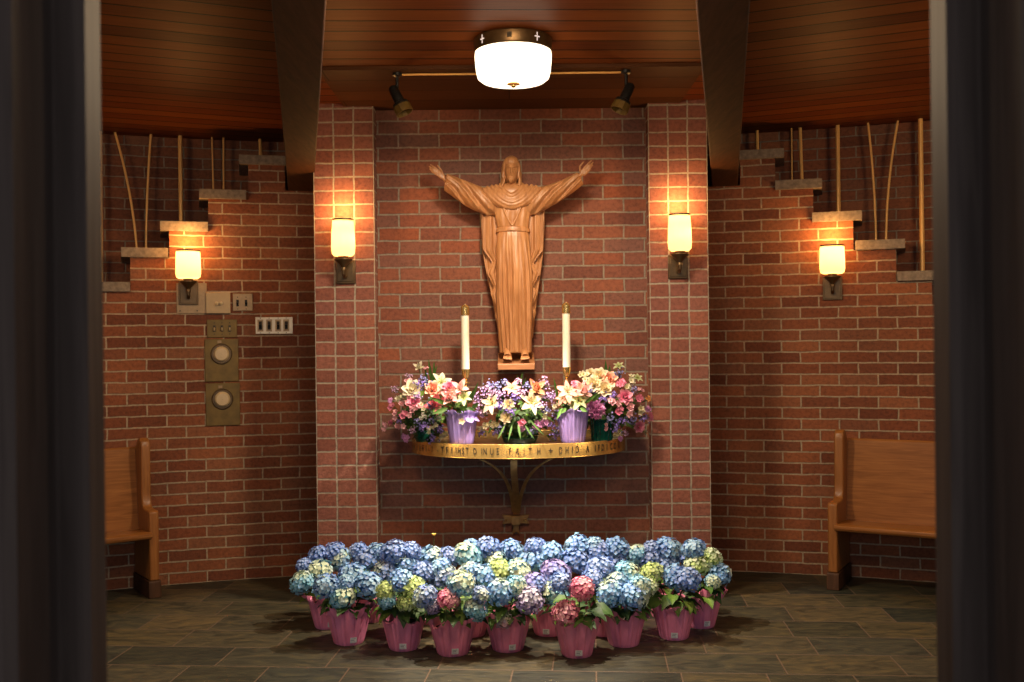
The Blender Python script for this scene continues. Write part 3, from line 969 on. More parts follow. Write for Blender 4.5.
# sleeves
def sleeve(tab, cuff_dir, sg):
    """tab: (x, y, half height, half depth, t) from the shoulder to the cuff"""
    m_ = MB()
    n = 46
    pts = []
    for k in range(n + 1):
        f = k / n * (len(tab) - 1); i = min(int(f), len(tab) - 2); f -= i
        f = f * f * (3 - 2 * f) * .35 + f * .65
        pts.append(tuple(a + (b - a) * f for a, b in zip(tab[i], tab[i + 1])))
    rings = []
    for k, (x, y, hh, hd, tf) in enumerate(pts):
        x0, y0 = pts[max(0, k - 1)][:2]; x1, y1 = pts[min(n, k + 1)][:2]
        tx, ty = x1 - x0, y1 - y0; L = sqrt(tx * tx + ty * ty); tx /= L; ty /= L
        if k > n - 8:   # blend to the cuff's own cut
            b = (k - (n - 8)) / 8; tx = tx * (1 - b) + cuff_dir[0] * b; ty = ty * (1 - b) + cuff_dir[1] * b
            L = sqrt(tx * tx + ty * ty); tx /= L; ty /= L
        nx, ny = (ty, -tx) if ty * 0 - tx * 1 < 0 or tx > 0 else (-ty, tx)
        if ny > 0: nx, ny = -nx, -ny        # up in the photo
        ring = []
        for j in range(56):
            a = 2 * pi * j / 56
            u, v = cos(a), sin(a)
            fold = 0
            if v > -.3:
                ph = 2.6 * u * 2.2 - k * .33
                fold = (.9 * sin(ph) + .55 * sin(ph * 1.9 + 1.3)) * (v + .3) * min(1, k / 8)
            droop = .9 if u < 0 else 1
            ring.append(S(x + nx * hh * u, y + ny * hh * u, tf + (hd * v + fold * 1.7) * SK))
        rings.append(ring)
    # hollow cuff
    last = pts[-1]
    cx = S(last[0], last[1], last[4])
    def shrink(ring, f, dx, dy):
        return [cx + (p - cx) * f + Vector((dx * SK, 0, -dy * SK)) for p in ring]
    rings.append(shrink(rings[n], .84, 0, 0))
    rings.append(shrink(rings[n], .78, -cuff_dir[0] * 5, -cuff_dir[1] * 5))
    m_.loft(rings)
    return m_


LT = [(497, 201, 14, 9, 0), (490, 201.5, 14.5, 9.5, .006), (481, 200, 12.6, 9, .014), (471, 196, 11.8, 8.4, .024), (460, 190, 10.2, 7.4, .035), (446.2, 183.2, 8.4, 6.2, .05)]
RT = [(526, 201.5, 14, 9, 0), (532, 201.5, 14, 9.5, .006), (541, 199, 12, 9, .014), (551, 195.3, 10.3, 8.2, .024), (565, 188.6, 8.4, 7, .035), (579.6, 179.8, 6.8, 5.6, .05)]
for tab, cd, sg in ((LT, (-.97, -.2), -1), (RT, (.86, -.5), 1)):
    sl = sleeve(tab, cd, sg)
    base_i = len(robe.v)
    robe.v += sl.v; robe.col += sl.col; robe.f += [[i + base_i for i in f] for f in sl.f]; robe.uv += sl.uv; robe.mi += sl.mi
remesh(robe, 'robe', .0030, M_statue, statue, 1)
gb = MB(); gb.loft(g)
gb.build('girdle', M_statue, statue, origin=SB)

# --- mantle: cowl in draped ridges and long side panels
man = MB()
for (xl, yl, xr, yr, dip, tm, r) in ((503.5, 186.5, 519.5, 186.5, 8.5, .066, 2.0), (500, 186, 523, 185.5, 11.5, .078, 2.3), (496, 186, 527, 185.7, 14.5, .086, 2.5), (491.5, 186.7, 532, 186.2, 17.2, .088, 2.6),
                                     (487, 187.8, 536.5, 187.2, 19.0, .084, 2.7), (483.5, 189.6, 540, 188.8, 19.6, .078, 2.6), (481.5, 192.5, 542, 191.5, 17.5, .068, 2.2)):
    pts = []
    for k in range(25):
        f = k / 24; u = 2 * f - 1
        x = xl + (xr - xl) * f
        y = yl + (yr - yl) * f + dip * (1 - abs(u) ** 1.9)
        tt = tm * (1 - abs(u) ** 2.6) + .045 * abs(u) ** 2.6
        pts.append(S(x, y, tt))
    rr = [r * SK * (.55 + .45 * min(1, 2.4 * (1 - abs(2 * k / 24 - 1)) + .25)) for k in range(25)]
    man.tube(pts, rr, 12)
# fill under the ridges
def fillfn(p): return p
man.sphere(S(512.3, 193.5, .028), 1, 32, 16, (24 * SK, .050, 9.5 * SK))
man.tube([S(x, y, tt) for x, y, tt in ((501, 186, .02), (506, 184.5, -.02), (512, 184, -.035), (518, 184.5, -.02), (522, 186, .02))], 3.2 * SK, 10)


def edge_x(tab, y):
    return interp([(b, a) for a, b in tab], y)[0]


def panel(outer, inner, y0, y1, t0, amp, kf, th):
    n = 60; mcols = 18
    front, back = [], []
    for i in range(n + 1):
        y = y0 + (y1 - y0) * i / n
        xo, xi = edge_x(outer, y), edge_x(inner, y)
        fr, bk = [], []
        for j in range(mcols + 1):
            f = j / mcols
            x = xo + (xi - xo) * f
            d = amp * sin(kf * f * 2 * pi + .012 * y) + amp * .4 * sin(kf * 2.3 * f * 2 * pi + 1)
            rim = min(1, min(f, 1 - f) * 7 + .35)
            fr.append(S(x, y, t0 + d + th * rim)); bk.append(S(x, y, t0 - th * .6 * rim))
        front.append(fr); back.append(bk)
    ring_rows = [fr + list(reversed(bk)) for fr, bk in zip(front, back)]
    man.loft(ring_rows)


OL = [(480, 205), (480.5, 217), (482, 251), (486, 272), (491, 294), (496, 319), (499.5, 345)]
ZL = [(481.5, 205), (482, 217), (483, 250), (492, 262), (486.5, 273), (494, 287), (490.5, 294), (496.5, 310), (494.5, 316), (499, 330)]
IL = [(501, 205), (500, 345)]
OR = [(545, 205), (545, 217), (543.7, 251), (541, 272), (538, 294), (535.2, 316), (533, 338)]
ZR = [(544, 205), (544, 217), (543, 250), (533.6, 263), (540, 273), (533, 287), (538.5, 292), (532.5, 306), (536.3, 312), (532, 328)]
IR = [(525, 205), (529, 345)]
panel(OL, IL, 205, 346, -.062, .008, 1.6, .016)
panel(ZL, IL, 205, 330, -.022, .008, 1.9, .014)
panel(OR, IR, 205, 338, -.062, .008, 1.6, .016)
panel(ZR, IR, 205, 328, -.022, .008, 1.9, .014)
remesh(man, 'mantle', .0030, M_statue, statue, 1)

# --- body: head with face, neck, arms, hands, legs and feet as one surface
body = MB()
HX, HY = 511.3, 172.5


def face_fn(p):
    # p in px: x right, y towards the back, z up
    x, yb_, z = p.x, p.y, p.z
    v = -z      # down
    # narrow the jaw
    if v > 2: x *= 1 - .02 * (v - 2)
    out = Vector((x, yb_, z))
    front = max(0, min(1, -yb_ / 4))
    if front > 0:
        def gs(cx, cy, sx, sy): return math.exp(-((x - cx) / sx) ** 2 - ((v - cy) / sy) ** 2)
        d = 0
        d += 2.3 * gs(0, .3, 1.25, 3.0) + 2.0 * gs(0, 2.9, 1.6, 1.2) + .5 * (gs(1.5, 3.3, .8, .7) + gs(-1.5, 3.3, .8, .7))
        d -= 2.5 * (gs(3.1, -1.2, 1.8, 1.35) + gs(-3.1, -1.2, 1.8, 1.35))
        d += 2.0 * (gs(3.0, -.9, 1.15, .75) + gs(-3.0, -.9, 1.15, .75)) - .7 * (gs(3.0, -.5, 1.2, .25) + gs(-3.0, -.5, 1.2, .25))
        d += 1.2 * (gs(3.2, -3.2, 2.2, .8) + gs(-3.2, -3.2, 2.2, .8))
        d += .7 * (gs(4.6, 2.2, 1.8, 1.8) + gs(-4.6, 2.2, 1.8, 1.8))
        d -= .55 * (gs(3.3, 5, 1.5, 1.8) + gs(-3.3, 5, 1.5, 1.8))
        d += .9 * gs(0, 5.1, 2.6, .7)                 # moustache
        d -= 1.2 * gs(0, 6.2, 2.3, .5)               # mouth line
        d += .7 * gs(0, 7.1, 1.8, .6)
        d += 1.9 * gs(0, 10.2, 3.8, 2.6)              # beard
        d += .55 * sin(x * 2.6) * gs(0, 10.5, 4, 2.8)
        out.y -= d * front
    return out


def head_v(p): return S(HX, HY, 0.0) + Vector((p.x, p.y, p.z)) * SK + Vector((0, -.012 - .035, 0))


b0 = len(body.v)
body.sphere((0, 0, 0), 1, 72, 60, (6.9, 9.6, 13.0), fn=face_fn)
body.v[b0:] = [head_v(p) for p in body.v[b0:]]
# ears are under the hair; neck
body.tube([S(511.5, 181, .03), S(512, 188, .012), S(512.2, 196, .0)], [5 * SK, 5 * SK, 7 * SK], 16)
# hidden torso, arms, legs
body.tube([S(512.5, 192, 0), S(512.5, 215, 0), S(513, 240, 0)], [8 * SK, 9 * SK, 8 * SK], 12)
body.tube([S(512, 194, 0), S(490, 199, .006), S(465, 192.5, .03), S(449, 183.5, .047), S(443.5, 178.6, .053)], [6 * SK, 4.6 * SK, 3.6 * SK, 2.8 * SK, 2.0 * SK], 14)
body.tube([S(512, 194, 0), S(533, 199, .006), S(560, 191, .03), S(576, 181, .047), S(580.8, 175.3, .053)], [6 * SK, 4.6 * SK, 3.6 * SK, 2.8 * SK, 2.0 * SK], 14)


def hand(palm, bases, tips, thumb, t0):
    # palm: flattened blob between wrist and finger roots
    for (x0, y0), (x1, y1) in palm:
        body.tube([S(x0, y0, t0), S((x0 + x1) / 2, (y0 + y1) / 2, t0 + .004), S(x1, y1, t0 + .006)], [1.5 * SK, 1.55 * SK, 1.2 * SK], 10)
    for q, (b_, e_) in enumerate(zip(bases, tips)):
        mx, my = (b_[0] * .5 + e_[0] * .5), (b_[1] * .5 + e_[1] * .5)
        body.tube([S(b_[0], b_[1], t0 + .005), S(mx, my, t0 + .013), S(e_[0], e_[1], t0 + .012)], [1.05 * SK, .98 * SK, .66 * SK], 10)
        body.sphere(S(e_[0], e_[1], t0 + .012), .66 * SK, 8, 6)
    body.tube([S(x, y, t0 + .004 + .009 * k) for k, (x, y) in enumerate(thumb)], [1.25 * SK, 1.05 * SK, .68 * SK], 10)
    body.sphere(S(thumb[-1][0], thumb[-1][1], t0 + .004 + .009 * 2), .68 * SK, 8, 6)


hand([((444.5, 178), (439.3, 172.2)), ((444.2, 178.6), (438.6, 173.8)), ((444, 179.4), (438.6, 175.6)), ((444.2, 180.2), (439.4, 177.4))],
     [(439.3, 172.2), (438.6, 173.8), (438.6, 175.6), (439.4, 177.4)], [(431.6, 166.6), (430.2, 168.4), (430.6, 170.8), (432.6, 173.4)],
     [(443.6, 176.4), (441.6, 171.5), (438.6, 167.6)], .055)
hand([((580.2, 175.2), (584.0, 169.2)), ((581, 175.2), (585.2, 170.8)), ((581.8, 175.4), (585.9, 172.6)), ((582.4, 176), (585.8, 174.6))],
     [(584.0, 169.2), (585.2, 170.8), (585.9, 172.6), (585.8, 174.6)], [(590.6, 162.4), (592.0, 164.4), (591.6, 167.0), (589.6, 170.2)],
     [(579.6, 173.4), (579.0, 168.4), (582.4, 164.2)], .055)
# legs inside the robe and bare feet on the sloping plinth
for cx, tw in ((508.3, -1), (524.2, 1)):
    body.tube([S(513 + tw * 4, 238, 0), S(cx, 295, .02), S(cx, 345, .03), S(cx, 351, .04)], [6 * SK, 4.5 * SK, 3.2 * SK, 3.0 * SK], 12)
    body.tube([S(cx, 348.5, .035), S(cx + tw * .3, 352, .066), S(cx + tw * .8, 356.2, .098)], [3.4 * SK, 3.9 * SK, 3.7 * SK], 14)
    for q in range(5):
        ox = (q - 2) * 1.75
        L = (1.0, 1.05, .95, .8, .6)[q if tw > 0 else q] if tw > 0 else (.6, .8, .95, 1.05, 1.0)[q]
        if tw > 0: L = (1.1, 1.0, .92, .8, .62)[q]
        else: L = (.62, .8, .92, 1.0, 1.1)[q]
        r = 1.25 if (q == 0 and tw > 0) or (q == 4 and tw < 0) else .92
        body.tube([S(cx + tw * .8 + ox * .85, 356, .09), S(cx + tw * .9 + ox, 357.2 + 1.6 * L, .104 + .012 * L)], [r * SK * 1.05, r * SK], 10)
        body.sphere(S(cx + tw * .9 + ox, 357.2 + 1.6 * L, .104 + .012 * L), r * SK, 8, 6)
remesh(body, 'figure', .0022, M_statue, statue, 1)

# --- hair
hair = MB()


def hair_fn(p):
    return p


b0 = len(hair.v)

def strand(p):
    a = atan2(p.x, p.y + 2)
    return p * (1 + .04 * sin(26 * a + p.z * .25))


hair.sphere((0, 4.0, 1.2), 1, 120, 40, (8.3, 8.6, 13.4), fn=strand)
hair.sphere((0, -.9, 8.3), 1, 120, 30, (7.5, 8.5, 6.6), fn=strand)
hair.v[b0:] = [head_v(p) for p in hair.v[b0:]]
for sg in (-1, 1):
    for q in range(7):
        f = q / 6
        x1 = 2.5 + 5.6 * f
        pts = []
        path = [(sg * .5, -14.2 + .5 * f, -3.0 + 5 * f), (sg * (4.2 + 1.2 * f), -11.6 + 1.2 * f, -5.6 + 6 * f), (sg * (6.9 + .9 * f), -6.5 + 1.2 * f, -3.4 + 5 * f), (sg * (7.7 + .8 * f), 0, -1.0 + 5 * f), (sg * (7.7 + 1.0 * f), 6, -1.0 + 5.5 * f), (sg * (7.8 + 1.5 * f), 11 + f, -2.2 + 6 * f), (sg * (8.4 + 2.4 * f), 15 + f, -3.0 + 6 * f)]
        for a, b in zip(path, path[1:]):
            for k in range(4):
                g_ = k / 4
                pts.append(Vector(a).lerp(Vector(b), g_))
        pts.append(Vector(path[-1]))
        pts = [head_v(Vector((p.x + .55 * sin(i * .75 + q * 1.7), p.z, -p.y))) for i, p in enumerate(pts)]
        hair.tube(pts, [SK * (1.45 - .5 * abs(i / len(pts) - .4)) for i in range(len(pts))], 8)
remesh(hair, 'hair', .0028, M_statue, statue, 1)

# ------------------------------------------------------------------ brass altar shelf
SHX = P(518.5, 445, Z_NICHE).x
SHA, SHB = .665, .50
Z_TOP = EYE - .603
Z_BOT = Z_TOP - .078
shelf = thing('wall_shelf', 'half-round brass wall shelf with engraved rim, carrying the flowers under the statue', 'shelf', (SHX, Z_NICHE, Z_TOP))


def ell(a, k=1.0): return Vector((SHA * k * cos(a), -SHB * k * sin(a), 0))


t = MB()
N = 64
out = [ell(pi * k / N, .985) for k in range(N + 1)]
out = [(p.x, p.y) for p in out]
t.prism(out, -.030, 0.0, 'z'); t.build('shelf_top', M_shelftop, shelf)
t = MB()
rows = []
for r, z in ((.985, .004), (1.0, .004), (1.004, .001), (1.0, -.078 + .004), (1.004, -.078), (.985, -.078)):
    rows.append([ell(pi * k / N, r) + Vector((0, 0, z)) for k in range(N + 1)])
t.grid(rows + [rows[0]])
rim = t.build('brass_rim', M_rimbrass, shelf)
t = MB(); t.box((0, -.008, .020), (SHA * 1.96, .016, .05)); t.build('back_rail', M_brass, shelf, bevel=.003)
# engraved letters round the rim
G1 = [(105, 'A'), (128, 'I'), (152, 'I'), (178, 'H'), (205, 'I'), (232, '-'), (257, 'I'), (305, '-'), (345, 'T'), (385, 'F'), (425, 'I'), (462, 'I'), (488, 'H'), (520, 'S'), (556, 'T'),
      (622, 'D'), (680, 'I'), (708, 'N'), (765, 'U'), (815, 'E'), (920, 'F'), (980, 'A')]
G2 = [(50, 'I'), (100, 'I'), (150, 'T'), (225, 'H'), (325, '+'), (410, 'D'), (465, 'H'), (510, 'I'), (550, 'D'), (640, 'A'), (705, 'I'), (735, 'F'), (768, 'D'), (805, 'I'), (842, 'C'), (872, 'O'), (905, 'A')]
glyphs = [(400 + x / 8.53, c) for x, c in G1] + [(510 + x / 8.53, c) for x, c in G2]


def rim_angle(px):
    lo, hi = .02, pi - .02       # projection falls as the angle grows
    for _ in range(40):
        a = (lo + hi) / 2
        w = Vector((SHX, Z_NICHE, 0)) + ell(a)
        x = 512 + w.x / w.y * F
        if x > px + 1.1: lo = a
        else: hi = a
    return a


cache = {}
def glyph_mesh(ch):
    if ch in cache: return cache[ch]
    cu = bpy.data.curves.new('g', 'FONT'); cu.body = ch; cu.align_x = 'CENTER'; cu.align_y = 'CENTER'; cu.size = .050; cu.offset = .0008
    ob = bpy.data.objects.new('g', cu); COL.objects.link(ob)
    me = bpy.data.meshes.new_from_object(ob.evaluated_get(bpy.context.evaluated_depsgraph_get()))
    bpy.data.objects.remove(ob); bpy.data.curves.remove(cu)
    cache[ch] = ([v.co.copy() for v in me.vertices], [list(p.vertices) for p in me.polygons])
    return cache[ch]


t = MB()
for px, ch in glyphs:
    a = rim_angle(px)
    vs, fs = glyph_mesh(ch)
    i0 = len(t.v)
    sp = Vector((SHA * -sin(a), -SHB * cos(a), 0)).length
    sx = .60
    if ch == '+': sx = 1.0
    for co in vs:
        p = ell(a - co.x * sx / sp * -1 * -1 if False else a - co.x * sx / sp, 1.0065)
        t.vert((p.x, p.y, -.038 + co.y * 1.1))
    for f in fs: t.face([i + i0 for i in f])
t.build('lettering', M_dark, rim, smooth=False, fix=False)

# bracket below: three ribs sweeping into a cross-shaped wall mount
def W(x, y, d): return P(x, y, d) - Vector((SHX, Z_NICHE, Z_TOP))


def rib(px, wdt, th, nm='rib'):
    pts = [W(*p) for p in px]
    sp = []
    n = 24
    for k in range(n + 1):
        f = k / n
        q = [p.copy() for p in pts]
        while len(q) > 1: q = [a.lerp(b, f) for a, b in zip(q, q[1:])]
        sp.append(q[0])
    rows = []
    for p in sp:
        rows.append([p + Vector((-wdt, -th, 0)), p + Vector((wdt, -th, 0)), p + Vector((wdt, th, 0)), p + Vector((-wdt, th, 0))])
    m_ = MB(); m_.loft(rows); m_.build(nm, M_bracket, shelf)


rib([(481, 459.5, 6.10), (500, 467, 6.12), (511.5, 480, 6.28), (513.5, 512, 6.385)], .011, .010)
rib([(514, 460, 5.96), (513, 476, 6.02), (517, 492, 6.3), (516.4, 514, 6.375)], .020, .006)
rib([(551, 459, 6.10), (533, 467, 6.12), (521, 480, 6.28), (518.5, 512, 6.385)], .011, .010)
t = MB()
c0 = W(515.8, 519.5, 6.40)
k = 6.4 / F
t.box(c0 + Vector((0, -.022, 0)), (8.5 * k, .05, 9 * k))
for sg in (-1, 1):
    poly = [(sg * 3 * k, -3.6 * k), (sg * 13.5 * k, -4.6 * k), (sg * 11.2 * k, 0), (sg * 13.5 * k, 4.6 * k), (sg * 3 * k, 3.6 * k)]
    t.prism([(c0.x + a, c0.z + b + .3 * k) for a, b in poly], -.001, -.032, 'y')
poly = [(-2.4 * k, -4 * k), (-3.8 * k, -15 * k), (0, -12 * k), (3.8 * k, -15 * k), (2.4 * k, -4 * k)]
t.prism([(c0.x + a, c0.z + b) for a, b in poly], -.001, -.03, 'y')
t.build('wall_mount', M_bracket, shelf, bevel=.002)
t = MB()
for sg in (-1, 1): t.sphere(c0 + Vector((sg * 9 * k, -.034 + (-.0), 0)) + Vector((0, .02, 0)), .008, 10, 6)
t.build('bolt', M_brass, shelf)


# ------------------------------------------------------------------ candles
for nm, px, ytop, ybot in (('left', 465, 305.5, 371), ('right', 566, 303.5, 369)):
    d = 6.14
    top, bot = P(px, ytop, d), P(px + .7, ybot, d)
    base = Vector((bot.x, d, Z_TOP))
    hb = bot.z - Z_TOP
    st = thing('candlestick', f'slender brass candlestick under the {nm} white altar candle', 'candlestick', base, group='brass candlesticks on the shelf')
    m_ = MB(); m_.lathe([(.001, 0), (.055, 0), (.055, .006), (.04, .014), (.018, .022), (.009, .035)], 28); m_.build('base', M_brass, st)
    m_ = MB(); m_.lathe([(.009, .03), (.007, .08), (.007, hb - .12), (.013, hb - .11), (.007, hb - .10), (.006, hb - .055), (.012, hb - .048), (.004, hb - .046)], 20); m_.build('stem', M_brass, st)
    m_ = MB(); m_.lathe([(.001, hb - .072), (.030, hb - .074), (.032, hb - .070), (.001, hb - .068)], 24); m_.build('drip_pan', M_brass, st)
    m_ = MB(); m_.lathe([(.001, hb - .045), (.017, hb - .043), (.022, hb - .02), (.0265, hb + .012), (.0245, hb + .012), (.022, hb - .001), (.001, hb - .001)], 24); m_.build('socket', M_brass, st)
    ca = thing('candle', f'tall white altar candle with brass cap, standing {nm} of the wooden statue', 'candle', base + Vector((0, 0, hb)), group='altar candles')
    H = top.z - bot.z
    m_ = MB(); m_.lathe([(.001, 0), (.0235, 0), (.0235, H - .058), (.001, H - .058)], 28); m_.build('wax_shaft', M_wax, ca)
    m_ = MB(); m_.lathe([(.0235, H - .058), (.0255, H - .060), (.0258, H - .010), (.022, H - .006), (.013, H + .004), (.010, H + .004), (.008, H - .002), (.001, H - .002)], 28); m_.build('follower_cap', M_brass, ca)
    m_ = MB(); m_.tube([(0, 0, H - .002), (.001, 0, H + .010)], .0025, 6); m_.build('wick', M_ivory, ca)


# ------------------------------------------------------------------ flower kit
def petal(m_, mat4, L, Wd, curl=.3, cup=.25, n=4, shape=1.0, c0=(1, 1, 1), c1=(1, 1, 1), ruffle=0, seed=0):
    """petal growing along +X of mat4, face up +Z"""
    rows = []
    rn = random.Random(seed)
    for k in range(n + 1):
        f = k / n
        wv = Wd * (sin(pi * min(1, (f * .86 + .08)) ** shape) ** .8) * (1 if k < n else .75)
        ang = curl * f
        x = L * f * cos(ang * .6); z = L * f * sin(ang * .9)
        rf = ruffle * L
        m_.cur = tuple(a + (b - a) * f for a, b in zip(c0, c1))
        row = []
        for j in (-1, 0, 1):
            p = Vector((x, j * wv / 2, z + abs(j) * cup * wv * .5 + (rn.uniform(-rf, rf) if rf and k > 1 else 0)))
            row.append(m_.vert(mat4 @ p))
        rows.append(row)
    for a in range(n):
        for b in range(2):
            m_.face((rows[a][b], rows[a][b + 1], rows[a + 1][b + 1], rows[a + 1][b]))


def frame(nrm, roll=0.0, at=(0, 0, 0)):
    z = Vector(nrm).normalized()
    u = Vector((0, 0, 1)) if abs(z.z) < .95 else Vector((1, 0, 0))
    x = u.cross(z).normalized(); y = z.cross(x)
    m_ = Matrix((x, y, z)).transposed().to_4x4()
    return Matrix.Translation(at) @ m_ @ Matrix.Rotation(roll, 4, 'Z')


def jit(c, a, rn):
    k = 1 + rn.uniform(-a, a)
    return tuple(max(.002, min(1, v * k * (1 + rn.uniform(-a, a) * .4))) for v in c)


def lerp3(a, b, f): return tuple(x + (y - x) * f for x, y in zip(a, b))


def hydrangea_head(main, alt, young, amount, seed, R=.075):
    """round head of four-petalled florets"""
    rn = random.Random(seed); m_ = MB()
    n = 92
    yd = Vector((rn.uniform(-.6, .6), rn.uniform(-1, .1), rn.uniform(.1, 1))).normalized()
    for i in range(n):
        zz = 1 - 1.62 * (i + .5) / n
        r = sqrt(max(0, 1 - zz * zz)); a = i * 2.399963 + rn.uniform(-.15, .15)
        d = Vector((r * cos(a), r * sin(a), zz))
        near = d.dot(yd)
        f = max(0, min(1, (near - (1 - 2 * amount)) * 1.6 + rn.uniform(-.25, .25)))
        base = lerp3(main, alt, rn.random() ** 1.5)
        col = jit(lerp3(base, young, f), .16, rn)
        eye = lerp3(col, (.75, .72, .55), .35)
        rad = R * (1 + rn.uniform(-.10, .07) + .05 * noise.noise(d * 2 + Vector((seed, 0, 0))))
        nr = (d + Vector((rn.uniform(-.35, .35), rn.uniform(-.35, .35), rn.uniform(-.25, .35)))).normalized()
        fm = frame(nr, rn.uniform(0, 2), Vector((d.x, d.y, d.z * .86)) * rad)
        L = R * .205 * rn.uniform(.85, 1.15)
        for q in range(4):
            mm = fm @ Matrix.Rotation(q * pi / 2, 4, 'Z')
            petal(m_, mm, L, L * 1.15, curl=rn.uniform(-.25, .55), cup=.12, n=2, shape=.8, c0=eye, c1=col)
    # dark green heart that carries the florets
    m_.cur = lerp3(main, (.03, .06, .02), .55)
    m_.sphere((0, 0, -.005), R * .80, 12, 8, (1, 1, .84))
    return m_.mesh('flower_head', M_petal, color=True, fix=False, angle=80)


BLUE = (.065, .20, .58); PERI = (.085, .205, .62); LBLUE = (.15, .40, .70); TEAL = (.12, .42, .60); CREAM = (.50, .60, .42); LIME = (.38, .52, .13)
PURP = (.20, .17, .58); MAUVE = (.32, .23, .52); PINK = (.64, .085, .24); PALEPINK = (.74, .38, .46); GREY = (.15, .24, .46)
KIND = {
    'b': (BLUE, LBLUE, (.26, .48, .66), .3), 'p': (PERI, BLUE, (.20, .32, .64), .3), 'l': (LBLUE, BLUE, CREAM, .30), 't': (TEAL, LBLUE, CREAM, .35), 'c': (LBLUE, TEAL, CREAM, .55),
    'g': (CREAM, LIME, LIME, .6), 'x': (LIME, CREAM, CREAM, .4), 'u': (PURP, MAUVE, PERI, .3), 'm': (MAUVE, PURP, (.45, .40, .55), .4), 'k': (PINK, (.72, .16, .32), PALEPINK, .25), 'q': (PALEPINK, MAUVE, CREAM, .45),
    'y': (GREY, PERI, CREAM, .25)}
WORD = {'b': 'blue', 'p': 'periwinkle', 'l': 'light blue', 't': 'teal', 'c': 'cream and blue', 'g': 'cream-green', 'x': 'lime', 'u': 'purple', 'm': 'mauve', 'k': 'pink', 'q': 'pale pink', 'y': 'grey-blue'}
HEADS = {}
for i, (k, v) in enumerate(KIND.items()):
    HEADS[k] = [hydrangea_head(*v, seed=100 + i * 7 + q) for q in range(3 if k in 'bplt' else 2)]

GREENS = [(.030, .070, .014), (.045, .10, .018), (.020, .052, .014), (.085, .16, .022), (.060, .12, .02)]


def leaf(m_, mat4, L, Wd, droop=.8, col=(.04, .09, .02), fold=.25, n=6):
    rows = []
    x = z = 0
    for k in range(n + 1):
        f = k / n
        wv = Wd * max(.02, (sin(pi * f ** .8)) ** .85)
        ang = .35 - droop * f * 1.3
        if k: x += L / n * cos(ang); z += L / n * sin(ang)
        row = []
        for j in (-1, -.5, 0, .5, 1):
            m_.cur = lerp3(col, (col[0] * 2.2, col[1] * 1.7, col[2] * 2), .55 if j == 0 else (.12 if abs(j) == .5 else 0))
            row.append(m_.vert(mat4 @ Vector((x, j * wv / 2, z + abs(j) * wv * fold * .5 + (.004 * sin(f * 17) if abs(j) == 1 else 0)))))
        rows.append(row)
    for a in range(n):
        for b in range(4):
            m_.face((rows[a][b], rows[a][b + 1], rows[a + 1][b + 1], rows[a + 1][b]))


# ------------------------------------------------------------------ pots in crinkled foil
def foil_pot_mesh(seed, H=.155, rb=.074, rt=.108, flare=.055, mat=None):
    rn = random.Random(seed)
    p1, p2, p3 = rn.uniform(0, 6), rn.uniform(0, 6), rn.uniform(0, 6)
    def fn(r, z, a):
        pl = .020 * sin(20 * a + 1.2 * sin(3 * a + p1)) + .014 * sin(33 * a + p2)
        if z < 0.004: return r * (1 + pl * .5), z
        e = max(0, z - H)
        up = e * (.72 + .55 * sin(3 * a + p3) * sin(2 * a + p1) + .25 * sin(7 * a + p2))
        rr = r * (1 + pl * (1 + 1.2 * (e > 0))) + e * .25 * sin(5 * a + p2)
        return rr, min(z, H) + up
    m_ = MB()
    prof = [(.001, 0), (rb * .96, 0), (rb, .006)]
    for k in range(1, 9): prof.append((rb + (rt - rb) * k / 8, .006 + (H - .006) * k / 8))
    prof += [(rt * 1.02, H + .004), (rt * 1.07, H + flare * .35), (rt * 1.12, H + flare * .7), (rt * 1.15, H + flare), (rt * 1.12, H + flare), (rt * 1.06, H + flare * .5), (rt * .97, H + .003), (rt * .93, H - .02), (rt * .90, H - .03)]
    m_.lathe(prof, 120, fn=fn)
    return m_.mesh('foil_pot', mat or M_pink, angle=60)


POTS = [foil_pot_mesh(31 + q) for q in range(4)]
sm = MB(); sm.lathe([(.001, .128), (.096, .128)], 24); SOIL = sm.mesh('soil', M_soil)


def sticker_mesh():
    m_ = MB()
    R_, h = .0995, .030
    def q(a0, a1, z0, z1, r):
        n = 3
        for k in range(n):
            b0, b1 = a0 + (a1 - a0) * k / n, a0 + (a1 - a0) * (k + 1) / n
            m_.quad([(r * sin(b0), -r * cos(b0), z0), (r * sin(b1), -r * cos(b1), z0), (r * sin(b1), -r * cos(b1), z1), (r * sin(b0), -r * cos(b0), z1)])
    # leaning with the pot wall: done by the object's tilt
    q(-.21, .21, -.0135, .0135, R_)
    m_.m = 1
    for z0, z1, a, b in ((.005, .008, -.15, .12), (-.003, .001, -.15, .06), (-.009, -.007, -.15, .10)):
        q(a, b, z0, z1, R_ + .0006)
    return m_.mesh('price_sticker', [M_sticker, M_ink], smooth=False)


STICK = sticker_mesh()

